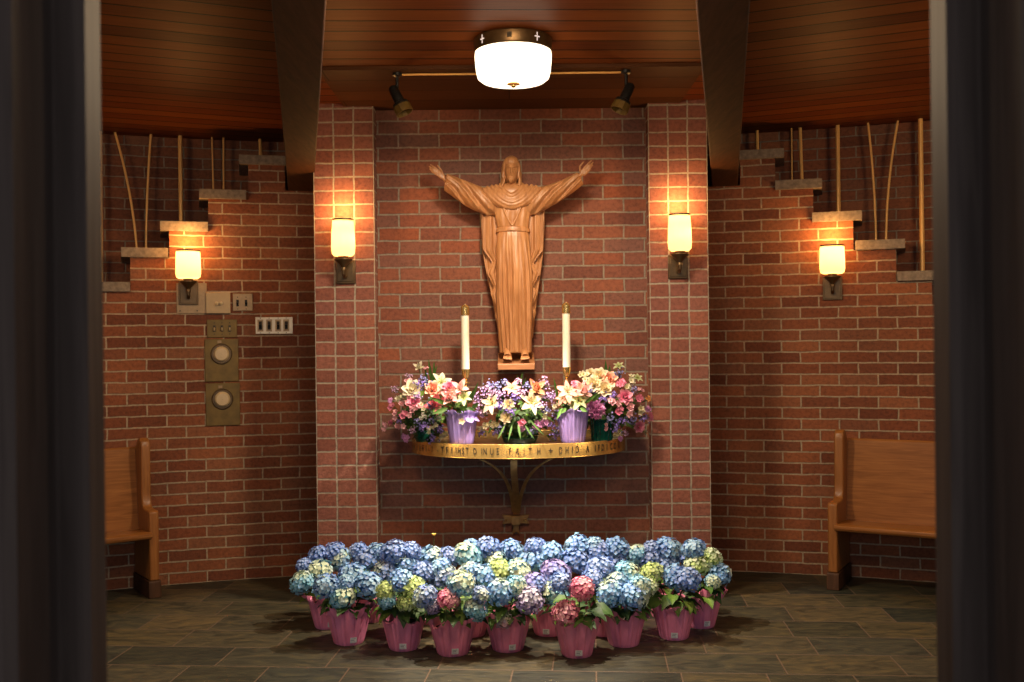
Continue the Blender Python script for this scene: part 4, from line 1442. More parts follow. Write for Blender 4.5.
# ------------------------------------------------------------------ hydrangeas on the floor
# id: (photo x of the pot's foot, photo y of the foot or depth, sticker turn or None, row word)
PL = {
    'A': (349, 646, .42), 'B': (404, 652, .05), 'C': (453, 657, .18), 'D': (508, 653, .25), 'E': (577, 659, .05), 'F': (624, 648, None), 'G': (674, 641, -.12), 'H': (700, 629, .25),
    'I': (329, 630, .3), 'J': (549, 637, -.2)}
PLD = {}
for k, (x, y, st) in PL.items():
    b = unroll(x, y)[1]
    d = EYE * F / b + .074
    PLD[k] = (P(x, y, d).x, d)
for k, x, d in (('K', 372, 5.92), ('L', 428, 5.86), ('M', 490, 5.95), ('N', 552, 5.90), ('O', 610, 5.95), ('Q', 664, 5.93), ('R', 404, 5.58), ('T', 470, 5.60), ('U', 605, 5.58)):
    PLD[k] = (P(x, 570, d).x, d)
BLOOMS = [  # photo x, y, radius px, kind, plant
    (304, 563, 8, 'p', 'I'), (318, 554, 11, 'p', 'K'), (302, 580, 12, 't', 'I'), (319, 569, 13, 'c', 'I'), (334, 550, 11, 'p', 'K'), (341, 557, 12, 'l', 'K'), (347, 554, 7, 'x', 'K'), (326, 584, 13, 'b', 'A'),
    (342, 594, 13, 't', 'A'), (353, 573, 14, 'b', 'A'), (368, 557, 13, 'p', 'K'), (370, 583, 14, 'b', 'A'), (386, 588, 10, 'g', 'B'), (387, 598, 9, 't', 'B'), (394, 550, 14, 'p', 'R'), (385, 568, 12, 'y', 'R'),
    (406, 562, 12, 'l', 'R'), (401, 578, 12, 'b', 'B'), (413, 585, 12, 'g', 'B'), (425, 594, 12, 'y', 'C'), (406, 600, 9, 'g', 'B'), (423, 570, 12, 'p', 'R'), (431, 555, 13, 'l', 'L'), (443, 574, 13, 'y', 'T'),
    (449, 596, 11, 'k', 'C'), (433, 604, 8, 'm', 'C'), (461, 581, 14, 'c', 'C'), (449, 554, 11, 'p', 'L'), (468, 554, 15, 't', 'L'), (476, 607, 12, 't', 'C'), (480, 592, 9, 'y', 'C'), (484, 575, 14, 'b', 'T'),
    (488, 546, 13, 'p', 'M'), (497, 557, 13, 't', 'M'), (501, 568, 12, 'g', 'T'), (500, 590, 14, 'l', 'D'), (503, 617, 10, 'q', 'D'), (512, 548, 12, 'b', 'M'), (519, 570, 14, 'c', 'T'), (532, 559, 15, 'b', 'N'),
    (550, 551, 13, 'b', 'N'), (556, 570, 15, 'u', 'J'), (534, 582, 13, 'u', 'J'), (529, 598, 14, 'm', 'D'), (555, 590, 13, 't', 'J'), (576, 544, 13, 'b', 'O'), (576, 559, 15, 'p', 'N'), (582, 586, 12.5, 'k', 'E'),
    (566, 610, 13, 'k', 'E'), (597, 550, 13, 'p', 'O'), (600, 566, 14, 'p', 'U'), (617, 546, 13, 'b', 'O'), (617, 559, 11, 'p', 'O'), (611, 591, 14, 'l', 'F'), (628, 571, 14, 't', 'U'), (633, 593, 15, 'l', 'F'),
    (637, 552, 11, 'c', 'Q'), (649, 557, 12, 'p', 'Q'), (651, 571, 12, 'g', 'G'), (648, 584, 10, 'x', 'G'), (604, 605, 8, 'y', 'F'), (668, 547, 14, 'b', 'Q'), (667, 561, 12, 'p', 'Q'), (677, 575, 14, 'b', 'G'),
    (688, 577, 13, 'p', 'G'), (694, 547, 12, 'b', 'H'), (698, 562, 13, 'x', 'H'), (711, 555, 11, 'x', 'H'), (720, 571, 12, 'l', 'H'), (713, 579, 8, 'c', 'H'), (651, 546, 9, 'p', 'Q'), (686, 556, 10, 'p', 'Q'),
    (440, 566, 11, 'b', 'T'), (470, 569, 11, 'l', 'T'), (516, 583, 11, 't', 'D'), (358, 549, 10, 'p', 'K'), (410, 549, 11, 'p', 'R'), (535, 545, 11, 'p', 'N'), (560, 580, 11, 'p', 'E'), (592, 577, 11, 'p', 'U'), (640, 583, 11, 't', 'F'), (470, 544, 9, 'b', 'M'), (593, 543, 10, 'b', 'O'), (378, 549, 10, 'b', 'K'), (345, 581, 9, 'b', 'A'), (618, 580, 11, 'l', 'U')]
LABELS = {
    'I': 'hydrangea at the far left end with teal and cream heads, its pink pot behind another',
    'A': 'blue hydrangea in the leftmost front pot of pink foil',
    'B': 'hydrangea with small lime-green heads, second pink pot from the left in front',
    'C': 'hydrangea with one bright pink head, third pink pot from the left in front',
    'D': 'hydrangea with a low pale pink and a mauve head, fourth front pot from the left',
    'E': 'hydrangea with two deep pink heads in the frontmost pink pot',
    'F': 'light blue hydrangea in the pink pot just right of the frontmost one',
    'G': 'blue and lime-yellow hydrangea in the second pink pot from the right end',
    'H': 'lime-green hydrangea at the far right end, its pink pot set further back',
    'J': 'purple hydrangea whose dark pink pot peeks out left of the frontmost pot',
    'K': 'periwinkle hydrangea in the back row, at its left end before the brick pier',
    'L': 'teal and blue hydrangea in the back row with a tiny yellow flower on a stalk',
    'M': 'periwinkle and teal hydrangea in the back row below the brass shelf mount',
    'N': 'blue hydrangea in the back row, right of the brass wall mount',
    'O': 'deep blue hydrangea in the back row, third from its right end',
    'Q': 'blue hydrangea in the back row in front of the right brick pier',
    'R': 'periwinkle hydrangea in the middle row behind the second front pot',
    'T': 'blue and cream hydrangea in the middle row behind the pink-headed third pot',
    'U': 'periwinkle and teal hydrangea in the middle row behind the two deep pink heads'}

for key, (X, Y) in PLD.items():
    rn = random.Random(ord(key) * 13)
    root = thing('potted_hydrangea', LABELS[key], 'potted flower', (X, Y, 0), 0, 'hydrangeas in pink foil on the slate floor')
    pot = link('foil_pot', POTS[ord(key) % 4], root)
    pot.rotation_euler = (0, 0, rn.uniform(0, 6))
    sc_ = rn.uniform(1.02, 1.10); pot.scale = (sc_, sc_, 1)
    link('soil', SOIL, root)
    st = PL.get(key, (0, 0, None))[2]
    if st is not None:
        s_ = link('price_sticker', STICK, root)
        s_.rotation_euler = (radians(12.4), 0, st)
        # the pot wall leans outwards: put the sticker on it
        s_.scale = (.86, .86, 1.15)
        R_local = .074 + (.108 - .074) * (.052 / .155)
        s_.location = Vector((0, 0, .052)) + Matrix.Rotation(st, 3, 'Z') @ Vector((0, -(R_local * sc_ * 1.05 - .0995 * .86), 0))
    mine = [b for b in BLOOMS if b[4] == key]
    stems = MB(); stems.cur = (.05, .09, .02)
    fol = MB()
    for bi, (bx, by, br, bk, _) in enumerate(mine):
        # depth follows the row the plant stands in
        b = unroll(bx, by)[1]
        d = Y - .02 + (-.06 if by > 575 else .02) + .0015 * (570 - by)
        if by > 600: d = Y - .105
        w = P(bx, by + 2.5, d) - Vector((X, Y, 0))
        me = HEADS[bk][bi % len(HEADS[bk])]
        o = link('flower_head', me, root)
        o.location = w
        sz = br * d / F / .075 * 1.0
        o.scale = (sz, sz, sz * rn.uniform(.9, 1.0))
        out_d = Vector((w.x, w.y, max(.08, w.z - .12)))
        tilt = Vector((out_d.x * .9, out_d.y * .9 - .06, .22)).normalized()
        q = Vector((0, 0, 1)).rotation_difference(tilt)
        o.rotation_mode = 'QUATERNION'
        o.rotation_quaternion = q @ Matrix.Rotation(rn.uniform(0, 6), 3, 'Z').to_quaternion()
        o['label'] = WORD[bk] + ' flower head'
        mid = Vector((w.x * .5, w.y * .5, .12 + (w.z - .12) * .6))
        stems.tube([(w.x * .12, w.y * .12, .125), mid, w], .0035, 5)
    nl = 20 if Y < 5.75 else 12
    for q in range(nl):
        a = q * 2.4 + rn.uniform(-.3, .3)
        if q < 9 and Y < 5.75: a = -pi / 2 + (q - 4) * .42 + rn.uniform(-.15, .15)
        z = rn.uniform(.185, .245); r0 = rn.uniform(.035, .075)
        col = jit(rn.choice(GREENS), .2, rn)
        mt = Matrix.Translation((cos(a) * r0, sin(a) * r0, z)) @ Matrix.Rotation(a, 4, 'Z') @ Matrix.Rotation(rn.uniform(-.5, .5), 4, 'X')
        leaf(fol, mt, rn.uniform(.095, .145), rn.uniform(.055, .08), rn.uniform(.55, 1.25), col)
    for q in range(10):
        a = rn.uniform(0, 6.28); r0 = rn.uniform(.01, .05)
        mt = Matrix.Translation((cos(a) * r0, sin(a) * r0, rn.uniform(.20, .29))) @ Matrix.Rotation(a, 4, 'Z') @ Matrix.Rotation(rn.uniform(-.6, .6), 4, 'X')
        leaf(fol, mt, rn.uniform(.08, .12), rn.uniform(.05, .07), rn.uniform(.2, .8), jit(rn.choice(GREENS[:3]), .2, rn))
    if mine: stems.build('stems', M_leaf, root, color=True, fix=False)
    fol.build('foliage', M_leaf, root, color=True, fix=False, angle=80)
    if key == 'L':
        w = P(434, 536, Y + .05) - Vector((X, Y, 0))
        m_ = MB(); m_.cur = (.07, .06, .02)
        m_.tube([(w.x * .5, w.y * .5, .13), (w.x * .8, w.y, w.z * .7), w], .003, 6)
        for q in range(6):
            petal(m_, Matrix.Translation(w) @ Matrix.Rotation(q * pi / 3, 4, 'Z') @ Matrix.Rotation(radians(-35), 4, 'Y'), .020, .018, .2, .3, 3, c0=(.75, .45, .05), c1=(.85, .62, .16))
        o = m_.build('yellow_flower', M_petal, root, color=True, fix=False); o['label'] = 'tiny yellow flower on a thin dark stalk'


# ------------------------------------------------------------------ cut flowers
def fl_lily(c_in, c_out, seed, L=.06):
    rn = random.Random(seed); m_ = MB()
    for q in range(6):
        mt = Matrix.Rotation(q * pi / 3 + rn.uniform(-.1, .1), 4, 'Z') @ Matrix.Translation((.004, 0, 0)) @ Matrix.Rotation(radians(-48 + (q % 2) * 10), 4, 'Y')
        petal(m_, mt, L * rn.uniform(.92, 1.08), L * (.62 if q % 2 else .50), -.7, .35, 6, .85, c0=c_in, c1=jit(c_out, .08, rn))
    for q in range(6):
        a = q * pi / 3 + .3; m_.cur = (.45, .5, .15)
        e = Vector((cos(a) * L * .32, sin(a) * L * .32, L * .62))
        m_.tube([(0, 0, .004), e * .6 + Vector((0, 0, .006)), e], L * .02, 5)
        m_.cur = (.35, .12, .03); m_.sphere(e, L * .055, 6, 4, (1.6, .8, .8))
    m_.cur = (.10, .16, .04); m_.tube([(0, 0, .006), (0, 0, -.07)], .0035, 6)
    return m_.mesh('lily', M_petal, color=True, fix=False, angle=70)


def fl_tulip(c_in, c_out, seed, L=.05):
    rn = random.Random(seed); m_ = MB()
    for ring, (tilt, k) in enumerate(((72, 3), (60, 3), (42, 4))):
        for q in range(k):
            mt = Matrix.Rotation(q * 2 * pi / k + ring * .9, 4, 'Z') @ Matrix.Translation((.006 + .003 * ring, 0, 0)) @ Matrix.Rotation(-radians(tilt), 4, 'Y')
            petal(m_, mt, L * (1 + .05 * ring), L * .62, .35 if ring < 2 else -.1, .5, 5, .8, c0=c_in, c1=jit(c_out, .12, rn))
    m_.cur = (.10, .16, .04); m_.tube([(0, 0, .004), (0, 0, -.06)], .004, 6)
    return m_.mesh('tulip', M_petal, color=True, fix=False, angle=70)


def fl_rose(c_in, c_out, seed, L=.032, rings=5):
    rn = random.Random(seed); m_ = MB()
    for ring in range(rings):
        f = ring / (rings - 1); k = 3 + ring
        for q in range(k):
            mt = Matrix.Rotation(q * 2 * pi / k + ring * .8 + rn.uniform(-.2, .2), 4, 'Z') @ Matrix.Translation((.002 + .005 * ring, 0, .004 * (1 - f))) @ Matrix.Rotation(-radians(82 - 58 * f), 4, 'Y')
            petal(m_, mt, L * (.75 + .35 * f), L * (.7 + .5 * f), .5 - .7 * f, .3, 4, .7, c0=c_in, c1=jit(lerp3(c_in, c_out, .3 + .7 * f), .1, rn), ruffle=.03, seed=rn.random())
    m_.cur = (.08, .14, .03); m_.tube([(0, 0, .003), (0, 0, -.06)], .0035, 6)
    return m_.mesh('rose', M_petal, color=True, fix=False, angle=70)


def fl_peony(c_in, c_out, seed, R=.05, n=85):
    rn = random.Random(seed); m_ = MB()
    for i in range(n):
        zz = 1 - 1.35 * (i + .5) / n; r = sqrt(1 - zz * zz); a = i * 2.399963
        d = Vector((r * cos(a), r * sin(a), zz))
        fm = frame((d + Vector((rn.uniform(-.5, .5), rn.uniform(-.5, .5), .4))).normalized(), rn.uniform(0, 6), d * R * .66)
        petal(m_, fm @ Matrix.Rotation(radians(-50), 4, 'Y'), R * .48, R * .46, .5, .35, 3, .6, c0=lerp3(c_out, c_in, .5), c1=jit(lerp3(c_in, c_out, rn.random()), .12, rn), ruffle=.06, seed=rn.random())
    m_.cur = lerp3(c_in, (.1, .05, .08), .4); m_.sphere((0, 0, 0), R * .62, 10, 7)
    m_.cur = (.08, .14, .03); m_.tube([(0, 0, -.01), (0, 0, -.08)], .004, 6)
    return m_.mesh('peony', M_petal, color=True, fix=False, angle=70)


def fl_blossom(c_in, c_out, seed, R=.030, k=4):
    """little branch of open five-petalled blossoms"""
    rn = random.Random(seed); m_ = MB()
    for b in range(k):
        d = Vector((rn.uniform(-1, 1), rn.uniform(-1, 1), rn.uniform(.2, .9)))
        at = d * R * .62 if b else Vector((0, 0, R * .3))
        fm = frame((d * .5 + Vector((0, 0, .8))).normalized(), rn.uniform(0, 2), at)
        L = R * rn.uniform(.52, .72)
        for q in range(5):
            petal(m_, fm @ Matrix.Rotation(q * 2 * pi / 5, 4, 'Z') @ Matrix.Rotation(radians(-22), 4, 'Y'), L, L * .85, .1, .25, 3, .75, c0=c_in, c1=jit(c_out, .15, rn))
        for q in range(4):
            petal(m_, fm @ Matrix.Rotation(q * pi / 2 + .5, 4, 'Z') @ Matrix.Rotation(radians(-62), 4, 'Y'), L * .6, L * .5, .2, .3, 2, .75, c0=c_in, c1=jit(c_out, .15, rn))
        m_.cur = (.08, .13, .03); m_.tube([at, (0, 0, -.05)], .002, 5)
    return m_.mesh('blossom', M_petal, color=True, fix=False, angle=70)


def fl_sprig(c_in, c_out, seed, R=.032, n=26):
    """spray of tiny florets"""
    rn = random.Random(seed); m_ = MB()
    for i in range(n):
        d = Vector((rn.gauss(0, .42), rn.gauss(0, .42), rn.uniform(-.5, 1.1)))
        fm = frame((d + Vector((0, 0, .4))).normalized(), rn.uniform(0, 2), d * R * .8)
        L = R * rn.uniform(.17, .28); col = jit(lerp3(c_in, c_out, rn.random()), .2, rn)
        for q in range(4):
            petal(m_, fm @ Matrix.Rotation(q * pi / 2, 4, 'Z') @ Matrix.Rotation(radians(-25), 4, 'Y'), L, L * .95, .3, .2, 2, .75, c0=lerp3(col, (.8, .75, .7), .25), c1=col)
        if i % 3 == 0:
            m_.cur = (.05, .09, .03); m_.tube([d * R * .8, (0, 0, -.05)], .0015, 4)
    return m_.mesh('sprig', M_petal, color=True, fix=False, angle=70)


CRM = (.60, .53, .42); WHT = (.66, .60, .48); PCH = (.82, .42, .27); CPK = (.78, .22, .24); ROS = (.70, .16, .30); LPK = (.78, .36, .44); ORC = (.55, .20, .50); LIL = (.36, .20, .52); VIO = (.18, .10, .50); DPV = (.16, .13, .42)
FM = {
    'lily_cream': ('lily', fl_lily((.55, .60, .26), CRM, 1)), 'lily_white': ('lily', fl_lily((.75, .60, .30), WHT, 2)), 'lily_peach': ('lily', fl_lily((.70, .42, .30), (.76, .27, .20), 3)), 'lily_pink': ('lily', fl_lily((.8, .5, .4), (.72, .17, .22), 4)),
    'lily_green': ('lily', fl_lily((.36, .46, .12), (.56, .57, .38), 5)),
    'tulip_pink': ('tulip', fl_tulip((.80, .40, .36), (.68, .10, .16), 6)), 'tulip_blush': ('tulip', fl_tulip((.82, .62, .50), (.80, .34, .34), 7)), 'tulip_white': ('tulip', fl_tulip((.80, .76, .50), WHT, 8)), 'tulip_red': ('tulip', fl_tulip((.80, .52, .25), (.62, .16, .10), 9)),
    'rose_peach': ('rose', fl_rose((.80, .30, .18), (.84, .50, .36), 10)), 'rose_cream': ('rose', fl_rose((.78, .62, .30), CRM, 11)), 'rose_pink': ('rose', fl_rose((.66, .12, .26), (.78, .36, .42), 12)), 'rose_white': ('rose', fl_rose((.80, .70, .48), WHT, 13)),
    'peony_pink': ('peony', fl_peony((.58, .15, .42), (.74, .38, .62), 14)),
    'blossom_pink': ('blossom', fl_blossom((.80, .50, .45), LPK, 15)), 'blossom_rose': ('blossom', fl_blossom((.75, .35, .40), ROS, 16)), 'blossom_white': ('blossom', fl_blossom((.75, .70, .35), WHT, 17)), 'blossom_orchid': ('blossom', fl_blossom((.75, .45, .60), ORC, 18)),
    'blossom_cream': ('blossom', fl_blossom((.70, .60, .20), CRM, 19)), 'blossom_orange': ('blossom', fl_blossom((.7, .4, .1), (.75, .30, .12), 20)),
    'sprig_lilac': ('lilac_sprig', fl_sprig(LIL, (.50, .32, .56), 21)), 'sprig_violet': ('violet_sprig', fl_sprig(VIO, (.32, .20, .62), 22)), 'sprig_blue': ('violet_sprig', fl_sprig(DPV, (.22, .24, .46), 23)), 'sprig_mauve': ('lilac_sprig', fl_sprig((.42, .20, .40), (.58, .36, .52), 24)),
    'sprig_white': ('white_sprig', fl_sprig((.6, .6, .45), (.75, .72, .6), 25))}


def flower(root, key, bx, by, rpx, d, centre, base_r, rn):
    nm, me = FM[key]
    o = link(nm, me, root)
    w = P(bx, by, d)
    o.location = w - root.location
    k = rpx * d / F / base_r
    o.scale = (k, k, k)
    out = (w - centre); out.y = min(out.y, -.02)
    dirn = (out.normalized() + Vector((rn.uniform(-.25, .25), -.75, .12 + rn.uniform(-.1, .2)))).normalized()
    o.rotation_mode = 'QUATERNION'
    o.rotation_quaternion = dirn.to_track_quat('Z', 'Y') @ Matrix.Rotation(rn.uniform(0, 6), 3, 'Z').to_quaternion()
    return o


BASE_R = {'lily': .066, 'tulip': .038, 'rose': .041, 'peony': .058, 'blossom': .034, 'lilac_sprig': .033, 'violet_sprig': .033, 'white_sprig': .033}


def dome_depth(bx, by, cx, cy, rx, ry, dc, bulge):
    u = ((bx - cx) / rx) ** 2 + ((by - cy) / ry) ** 2
    return dc - bulge * sqrt(max(0, 1 - min(1, u)))


def greenery(root, centre, rx, ry, rz, n, seed, blades=(), zmin=None):
    rn = random.Random(seed); m_ = MB()
    for q in range(n):
        d = Vector((rn.gauss(0, 1), rn.gauss(0, 1), rn.gauss(0, 1))).normalized()
        if d.y > .3: d.y *= -.6
        p = centre + Vector((d.x * rx, d.y * ry, d.z * rz)) * rn.uniform(.35, .85)
        if zmin is not None and p.z < zmin: p.z = zmin + rn.uniform(0, .03)
        if p.y > Z_NICHE - .06: p.y = Z_NICHE - .06
        fm = frame((d + Vector((0, -.5, .5))).normalized(), rn.uniform(0, 6), p - root.location)
        leaf(m_, fm, rn.uniform(.04, .075), rn.uniform(.018, .032), rn.uniform(0, .8), jit(rn.choice(GREENS), .25, rn), n=4)
    for (x0, y0, x1, y1, d, wd) in blades:
        a, b = P(x0, y0, d) - root.location, P(x1, y1, d - .02) - root.location
        v = b - a; L = v.length
        ex = v.normalized(); ny = Vector((0, -1, 0)); ny = (ny - ex * ny.dot(ex)).normalized(); sd = ny.cross(ex)
        mt = Matrix.Translation(a) @ Matrix((ex, sd, ny)).transposed().to_4x4()
        leaf(m_, mt, L * 1.03, wd, .15, jit((.06, .14, .025), .2, rn), n=5)
    return m_.build('foliage', M_leaf, root, color=True, fix=False, angle=80)


def arrangement(root, spec, cx, cy, rx, ry, dc, bulge, seed):
    rn = random.Random(seed)
    centre = P(cx, cy + 12, dc + .02)
    for key, bx, by, r in spec:
        d = dome_depth(bx, by, cx, cy, rx, ry, dc, bulge)
        flower(root, key, bx, by, r, d, centre, BASE_R[FM[key][0]], rn)
    return centre


c1 = lambda x, y: (370 + x / 6.2, 350 + y / 6.2)
c2 = lambda x, y: (465 + x / 6.2, 350 + y / 6.2)
c3 = lambda x, y: (550 + x / 6.2, 350 + y / 6.2)


def conv(f, lst): return [(k, *f(x, y), r) for k, x, y, r in lst]


# left bouquet
bl = P(425, 436, 6.22); bl.z = Z_TOP
L1 = thing('flower_arrangement', 'large mixed bouquet with trailing pink blossoms at the left end of the shelf', 'flower arrangement', bl, group='bouquets on the shelf')
spec = conv(c1, [
    ('tulip_white', 305, 112, 4.5), ('blossom_pink', 345, 118, 3), ('lily_cream', 440, 205, 12), ('rose_peach', 388, 243, 7), ('sprig_blue', 325, 175, 6), ('sprig_violet', 318, 222, 7), ('sprig_blue', 350, 205, 6),
    ('rose_white', 262, 245, 8), ('blossom_cream', 215, 255, 5), ('blossom_white', 185, 300, 5), ('blossom_pink', 215, 335, 6), ('rose_pink', 272, 325, 6.5), ('blossom_pink', 300, 350, 6), ('blossom_pink', 258, 385, 6), ('blossom_rose', 205, 405, 7), ('blossom_pink', 160, 400, 5.5), ('blossom_rose', 132, 358, 6), ('blossom_orchid', 135, 310, 4.5),
    ('blossom_pink', 190, 475, 6), ('blossom_pink', 105, 460, 5), ('blossom_rose', 142, 452, 5), ('blossom_orchid', 232, 535, 6.5), ('blossom_pink', 93, 493, 4.5), ('blossom_white', 322, 350, 5), ('sprig_white', 335, 412, 6), ('sprig_blue', 385, 440, 6), ('sprig_white', 420, 425, 5), ('sprig_violet', 325, 470, 7), ('sprig_violet', 390, 540, 6.5), ('sprig_violet', 425, 495, 6),
    ('sprig_mauve', 262, 495, 5.5), ('blossom_cream', 468, 522, 5), ('blossom_white', 435, 542, 4), ('blossom_white', 365, 490, 4.5), ('sprig_mauve', 240, 165, 5), ('blossom_pink', 236, 195, 4), ('sprig_mauve', 155, 245, 5), ('sprig_blue', 300, 440, 6), ('sprig_violet', 180, 440, 4), ('blossom_white', 402, 470, 4), ('sprig_lilac', 290, 290, 6), ('sprig_blue', 370, 340, 7)])
cen = arrangement(L1, spec, 424, 406, 42, 42, 6.26, .24, 41)
greenery(L1, cen + Vector((0, -.03, .02)), .19, .16, .16, 190, 51, [(432, 384, 429, 358, 6.2, .018), (434, 384, 434.5, 360, 6.2, .018), (430, 386, 438, 364, 6.2, .016), (428, 386, 425, 364, 6.22, .014), (420, 400, 409, 372, 6.22, .008), (415, 405, 395, 388, 6.2, .008)], Z_TOP + .02)
m_ = MB(); m_.lathe([(.001, 0), (.055, 0), (.065, .03), (.06, .07), (.05, .07), (.055, .03), (.001, .012)], 28); m_.build('vase', M_bowl, L1)


def small_pot(px, py0, py1, d, spec, cx, cy, rx, ry, label, blades, seed, extra=None):
    base = P(px, py1, d); base.z = Z_TOP
    r = thing('potted_lily', label, 'potted flower', base, group='lilac foil pots on the shelf')
    H = P(px, py0, d).z - base.z
    pm = foil_pot_mesh(seed, H=H, rb=.070, rt=.094, flare=.022, mat=M_lilacfoil)
    link('foil_pot', pm, r)
    s_ = MB(); s_.lathe([(.001, H - .02), (.083, H - .02)], 24); s_.build('soil', M_soil, r)
    cen = arrangement(r, spec, cx, cy, rx, ry, d + .03, .11, seed)
    greenery(r, P(cx, cy + 8, d), .085, .07, .05, 40, seed + 3, blades, Z_TOP + H * .9)
    return r, H


spec = conv(c1, [('tulip_pink', 430, 338, 9.5), ('lily_pink', 505, 270, 11), ('tulip_blush', 560, 240, 6.5), ('lily_green', 580, 295, 9), ('rose_pink', 490, 232, 6), ('tulip_blush', 500, 300, 7)])
r, H = small_pot(462, 414, 443.0, 6.08, spec, 458, 402, 26, 26, 'lilac foil pot with pink tulips and lilies, at the left beside the candle',
                 [(448, 408, 432, 414, 5.98, .03), (452, 406, 428, 396, 6.0, .026), (470, 404, 479, 380, 6.02, .016), (468, 404, 474, 388, 6.02, .02), (472, 408, 480, 402, 6.0, .026), (460, 410, 468, 406, 5.95, .03)], 61)
m_ = MB(); m_.cur = (.36, .25, .60)
for a, l in ((-1.05, .06), (-.55, .055)):
    petal(m_, Matrix.Translation((cos(a) * .085, sin(a) * .085, H)) @ Matrix.Rotation(a, 4, 'Z') @ Matrix.Rotation(radians(55), 4, 'Y'), l, .055, .2, -.2, 4, c0=(.30, .20, .56), c1=(.34, .24, .56))
m_.build('foil_collar', M_petal, r, color=True, fix=False)
m_ = MB()
for q in range(5): petal(m_, Matrix.Translation((.005, -.098, H - .035)) @ Matrix.Rotation(radians(90), 4, 'X') @ Matrix.Rotation(q * 2 * pi / 5, 4, 'Z'), .022, .016, .2, .2, 3, c0=(.7, .5, .25), c1=(.82, .70, .52))
o = m_.build('fallen_blossom', M_petal, r, color=True, fix=False); o['label'] = 'cream blossom hanging over the pot rim'

spec = conv(c3, [('lily_peach', 110, 262, 12), ('lily_peach', 80, 300, 8), ('lily_pink', 190, 235, 9), ('lily_green', 178, 312, 11.5), ('lily_green', 150, 340, 7), ('tulip_blush', 205, 262, 7), ('blossom_rose', 150, 208, 5)])
small_pot(573, 412, 440.5, 6.08, spec, 573, 400, 26, 26, 'lilac foil pot with peach and cream lilies, at the right beside the candle',
          [(560, 408, 553, 376, 6.05, .018), (562, 408, 556, 420, 5.96, .02), (584, 404, 600, 390, 6.0, .02), (580, 408, 588, 412, 5.95, .024), (566, 408, 560, 414, 5.95, .024)], 62)

# centre bouquet in a green bowl
bc = P(520, 442, 6.07); bc.z = Z_TOP
C1 = thing('flower_arrangement', 'low bouquet of lilac and white lilies in a green glass bowl at the shelf centre', 'flower arrangement', bc, group='bouquets on the shelf')
spec = conv(c2, [
    ('lily_white', 170, 335, 12), ('lily_white', 415, 328, 13), ('lily_peach', 292, 240, 9), ('tulip_red', 440, 245, 7.5), ('rose_cream', 270, 340, 5), ('rose_cream', 255, 420, 5), ('blossom_cream', 185, 450, 6), ('blossom_cream', 130, 460, 5.5), ('blossom_rose', 340, 450, 6), ('blossom_orchid', 350, 480, 5), ('blossom_orchid', 440, 455, 7), ('blossom_orchid', 483, 440, 6.5),
    ('sprig_lilac', 140, 260, 8), ('sprig_lilac', 100, 300, 8), ('sprig_mauve', 88, 350, 7.5), ('sprig_mauve', 175, 270, 8), ('sprig_lilac', 230, 285, 8), ('sprig_blue', 155, 222, 6), ('sprig_blue', 205, 225, 7), ('sprig_mauve', 490, 200, 8), ('sprig_lilac', 510, 290, 8.5), ('sprig_lilac', 545, 283, 6), ('sprig_mauve', 350, 268, 8), ('sprig_violet', 280, 372, 7.5), ('sprig_violet', 312, 300, 7), ('sprig_blue', 385, 225, 7), ('sprig_blue', 250, 205, 6),
    ('sprig_violet', 100, 515, 6), ('sprig_violet', 185, 510, 5), ('sprig_violet', 545, 535, 6), ('sprig_violet', 575, 508, 6.5), ('sprig_violet', 600, 480, 6), ('sprig_violet', 530, 462, 6), ('blossom_white', 605, 437, 5), ('blossom_white', 490, 405, 5), ('blossom_white', 550, 350, 5), ('sprig_blue', 500, 370, 7), ('sprig_blue', 225, 480, 6), ('sprig_blue', 410, 500, 6), ('sprig_mauve', 110, 400, 6), ('sprig_violet', 560, 420, 6), ('sprig_violet', 225, 345, 7), ('sprig_lilac', 460, 345, 7), ('blossom_white', 100, 490, 3.5), ('sprig_mauve', 330, 205, 6)])
cen = arrangement(C1, spec, 519, 408, 50, 40, 6.20, .22, 43)
greenery(C1, cen + Vector((0, -.03, .0)), .20, .16, .14, 200, 53, [(519, 385, 517, 374, 6.1, .014), (520, 385, 522.5, 371, 6.1, .016), (521, 388, 527, 376, 6.1, .012), (505, 425, 497, 440, 5.92, .012), (512, 425, 508, 441, 5.9, .012), (525, 425, 535, 440, 5.9, .012), (530, 420, 545, 436, 5.92, .012), (518, 424, 521, 440, 5.88, .014)], Z_TOP + .02)
m_ = MB(); m_.lathe([(.001, 0), (.090, 0), (.098, .008), (.108, .035), (.102, .035), (.092, .012), (.001, .008)], 40); m_.build('bowl', M_bowl, C1)

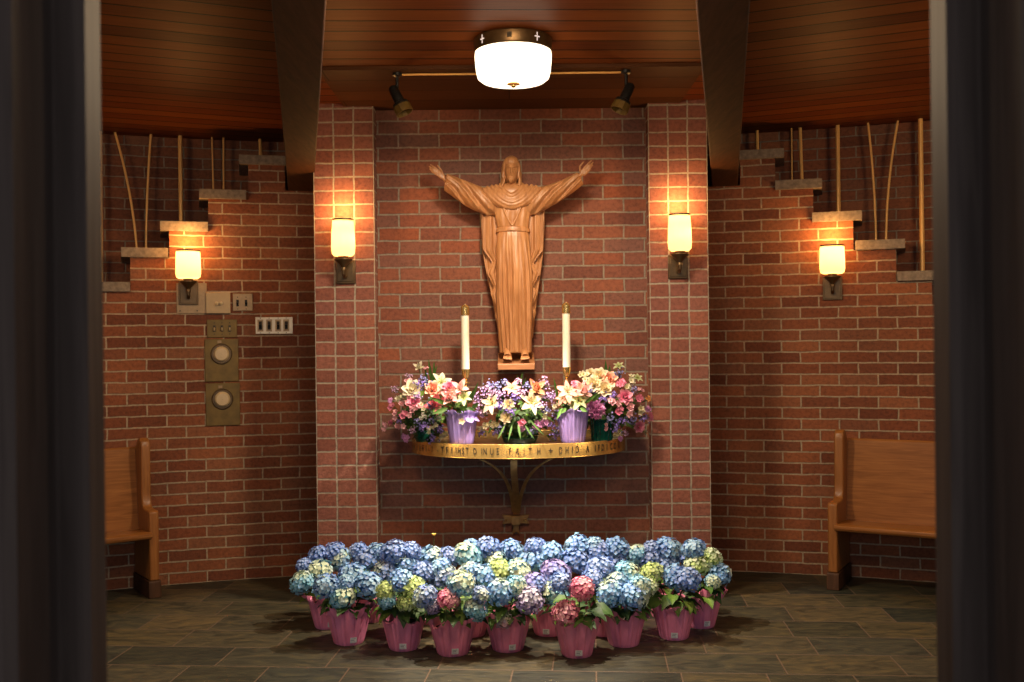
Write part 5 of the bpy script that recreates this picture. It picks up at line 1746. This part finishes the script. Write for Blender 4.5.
# right bouquet in a dark green fluted vase
brt = P(602, 437, 6.17); brt.z = Z_TOP
R1 = thing('flower_arrangement', 'tall cream and pink bouquet in a dark green fluted vase at the right shelf end', 'flower arrangement', brt, group='bouquets on the shelf')
spec = conv(c3, [
    ('blossom_cream', 195, 165, 7), ('rose_cream', 250, 145, 4.5), ('rose_cream', 310, 162, 7), ('rose_cream', 275, 212, 7.5), ('rose_cream', 340, 237, 7.5), ('blossom_white', 228, 180, 6), ('rose_peach', 365, 182, 7), ('lily_green', 425, 102, 6), ('lily_green', 540, 175, 6), ('blossom_rose', 450, 212, 7.5), ('sprig_blue', 430, 145, 6), ('sprig_blue', 400, 160, 5),
    ('rose_pink', 465, 292, 6.5), ('blossom_rose', 535, 302, 7), ('blossom_pink', 390, 330, 7), ('blossom_rose', 415, 382, 7), ('blossom_pink', 485, 370, 7.5), ('blossom_rose', 612, 402, 6), ('rose_pink', 552, 475, 5), ('blossom_orange', 602, 310, 5), ('blossom_cream', 565, 375, 6.5), ('blossom_white', 500, 190, 6), ('blossom_cream', 480, 225, 5.5), ('blossom_pink', 615, 430, 4.5), ('blossom_cream', 578, 510, 4.5),
    ('sprig_violet', 440, 432, 6.5), ('sprig_blue', 370, 420, 7), ('sprig_violet', 582, 420, 6), ('sprig_violet', 410, 482, 6), ('sprig_mauve', 462, 512, 5), ('blossom_orchid', 440, 545, 4), ('sprig_blue', 505, 430, 7), ('sprig_blue', 255, 255, 7), ('sprig_violet', 395, 280, 6), ('blossom_pink', 560, 250, 4), ('blossom_pink', 350, 478, 4), ('sprig_blue', 520, 250, 6), ('blossom_orchid', 600, 360, 5),
    ('sprig_violet', 330, 300, 6), ('peony_pink', 285, 372, 10.5)])
cen = arrangement(R1, spec, 608, 404, 45, 42, 6.27, .22, 44)
greenery(R1, cen + Vector((.0, -.03, .02)), .20, .15, .15, 200, 54, [(606, 384, 605, 359, 6.2, .022), (608, 384, 609.5, 364, 6.2, .022), (610, 385, 615, 368, 6.2, .016), (604, 386, 600, 370, 6.2, .014), (592, 402, 601, 392, 6.05, .022)], Z_TOP + .1)
m_ = MB(); m_.lathe([(.001, 0), (.062, 0), (.064, .01), (.070, .12), (.073, .13), (.066, .13), (.060, .02), (.001, .01)], 72, fn=lambda r, z, a: (r * (1 + .03 * cos(18 * a)), z)); m_.build('vase', M_greenglass, R1)
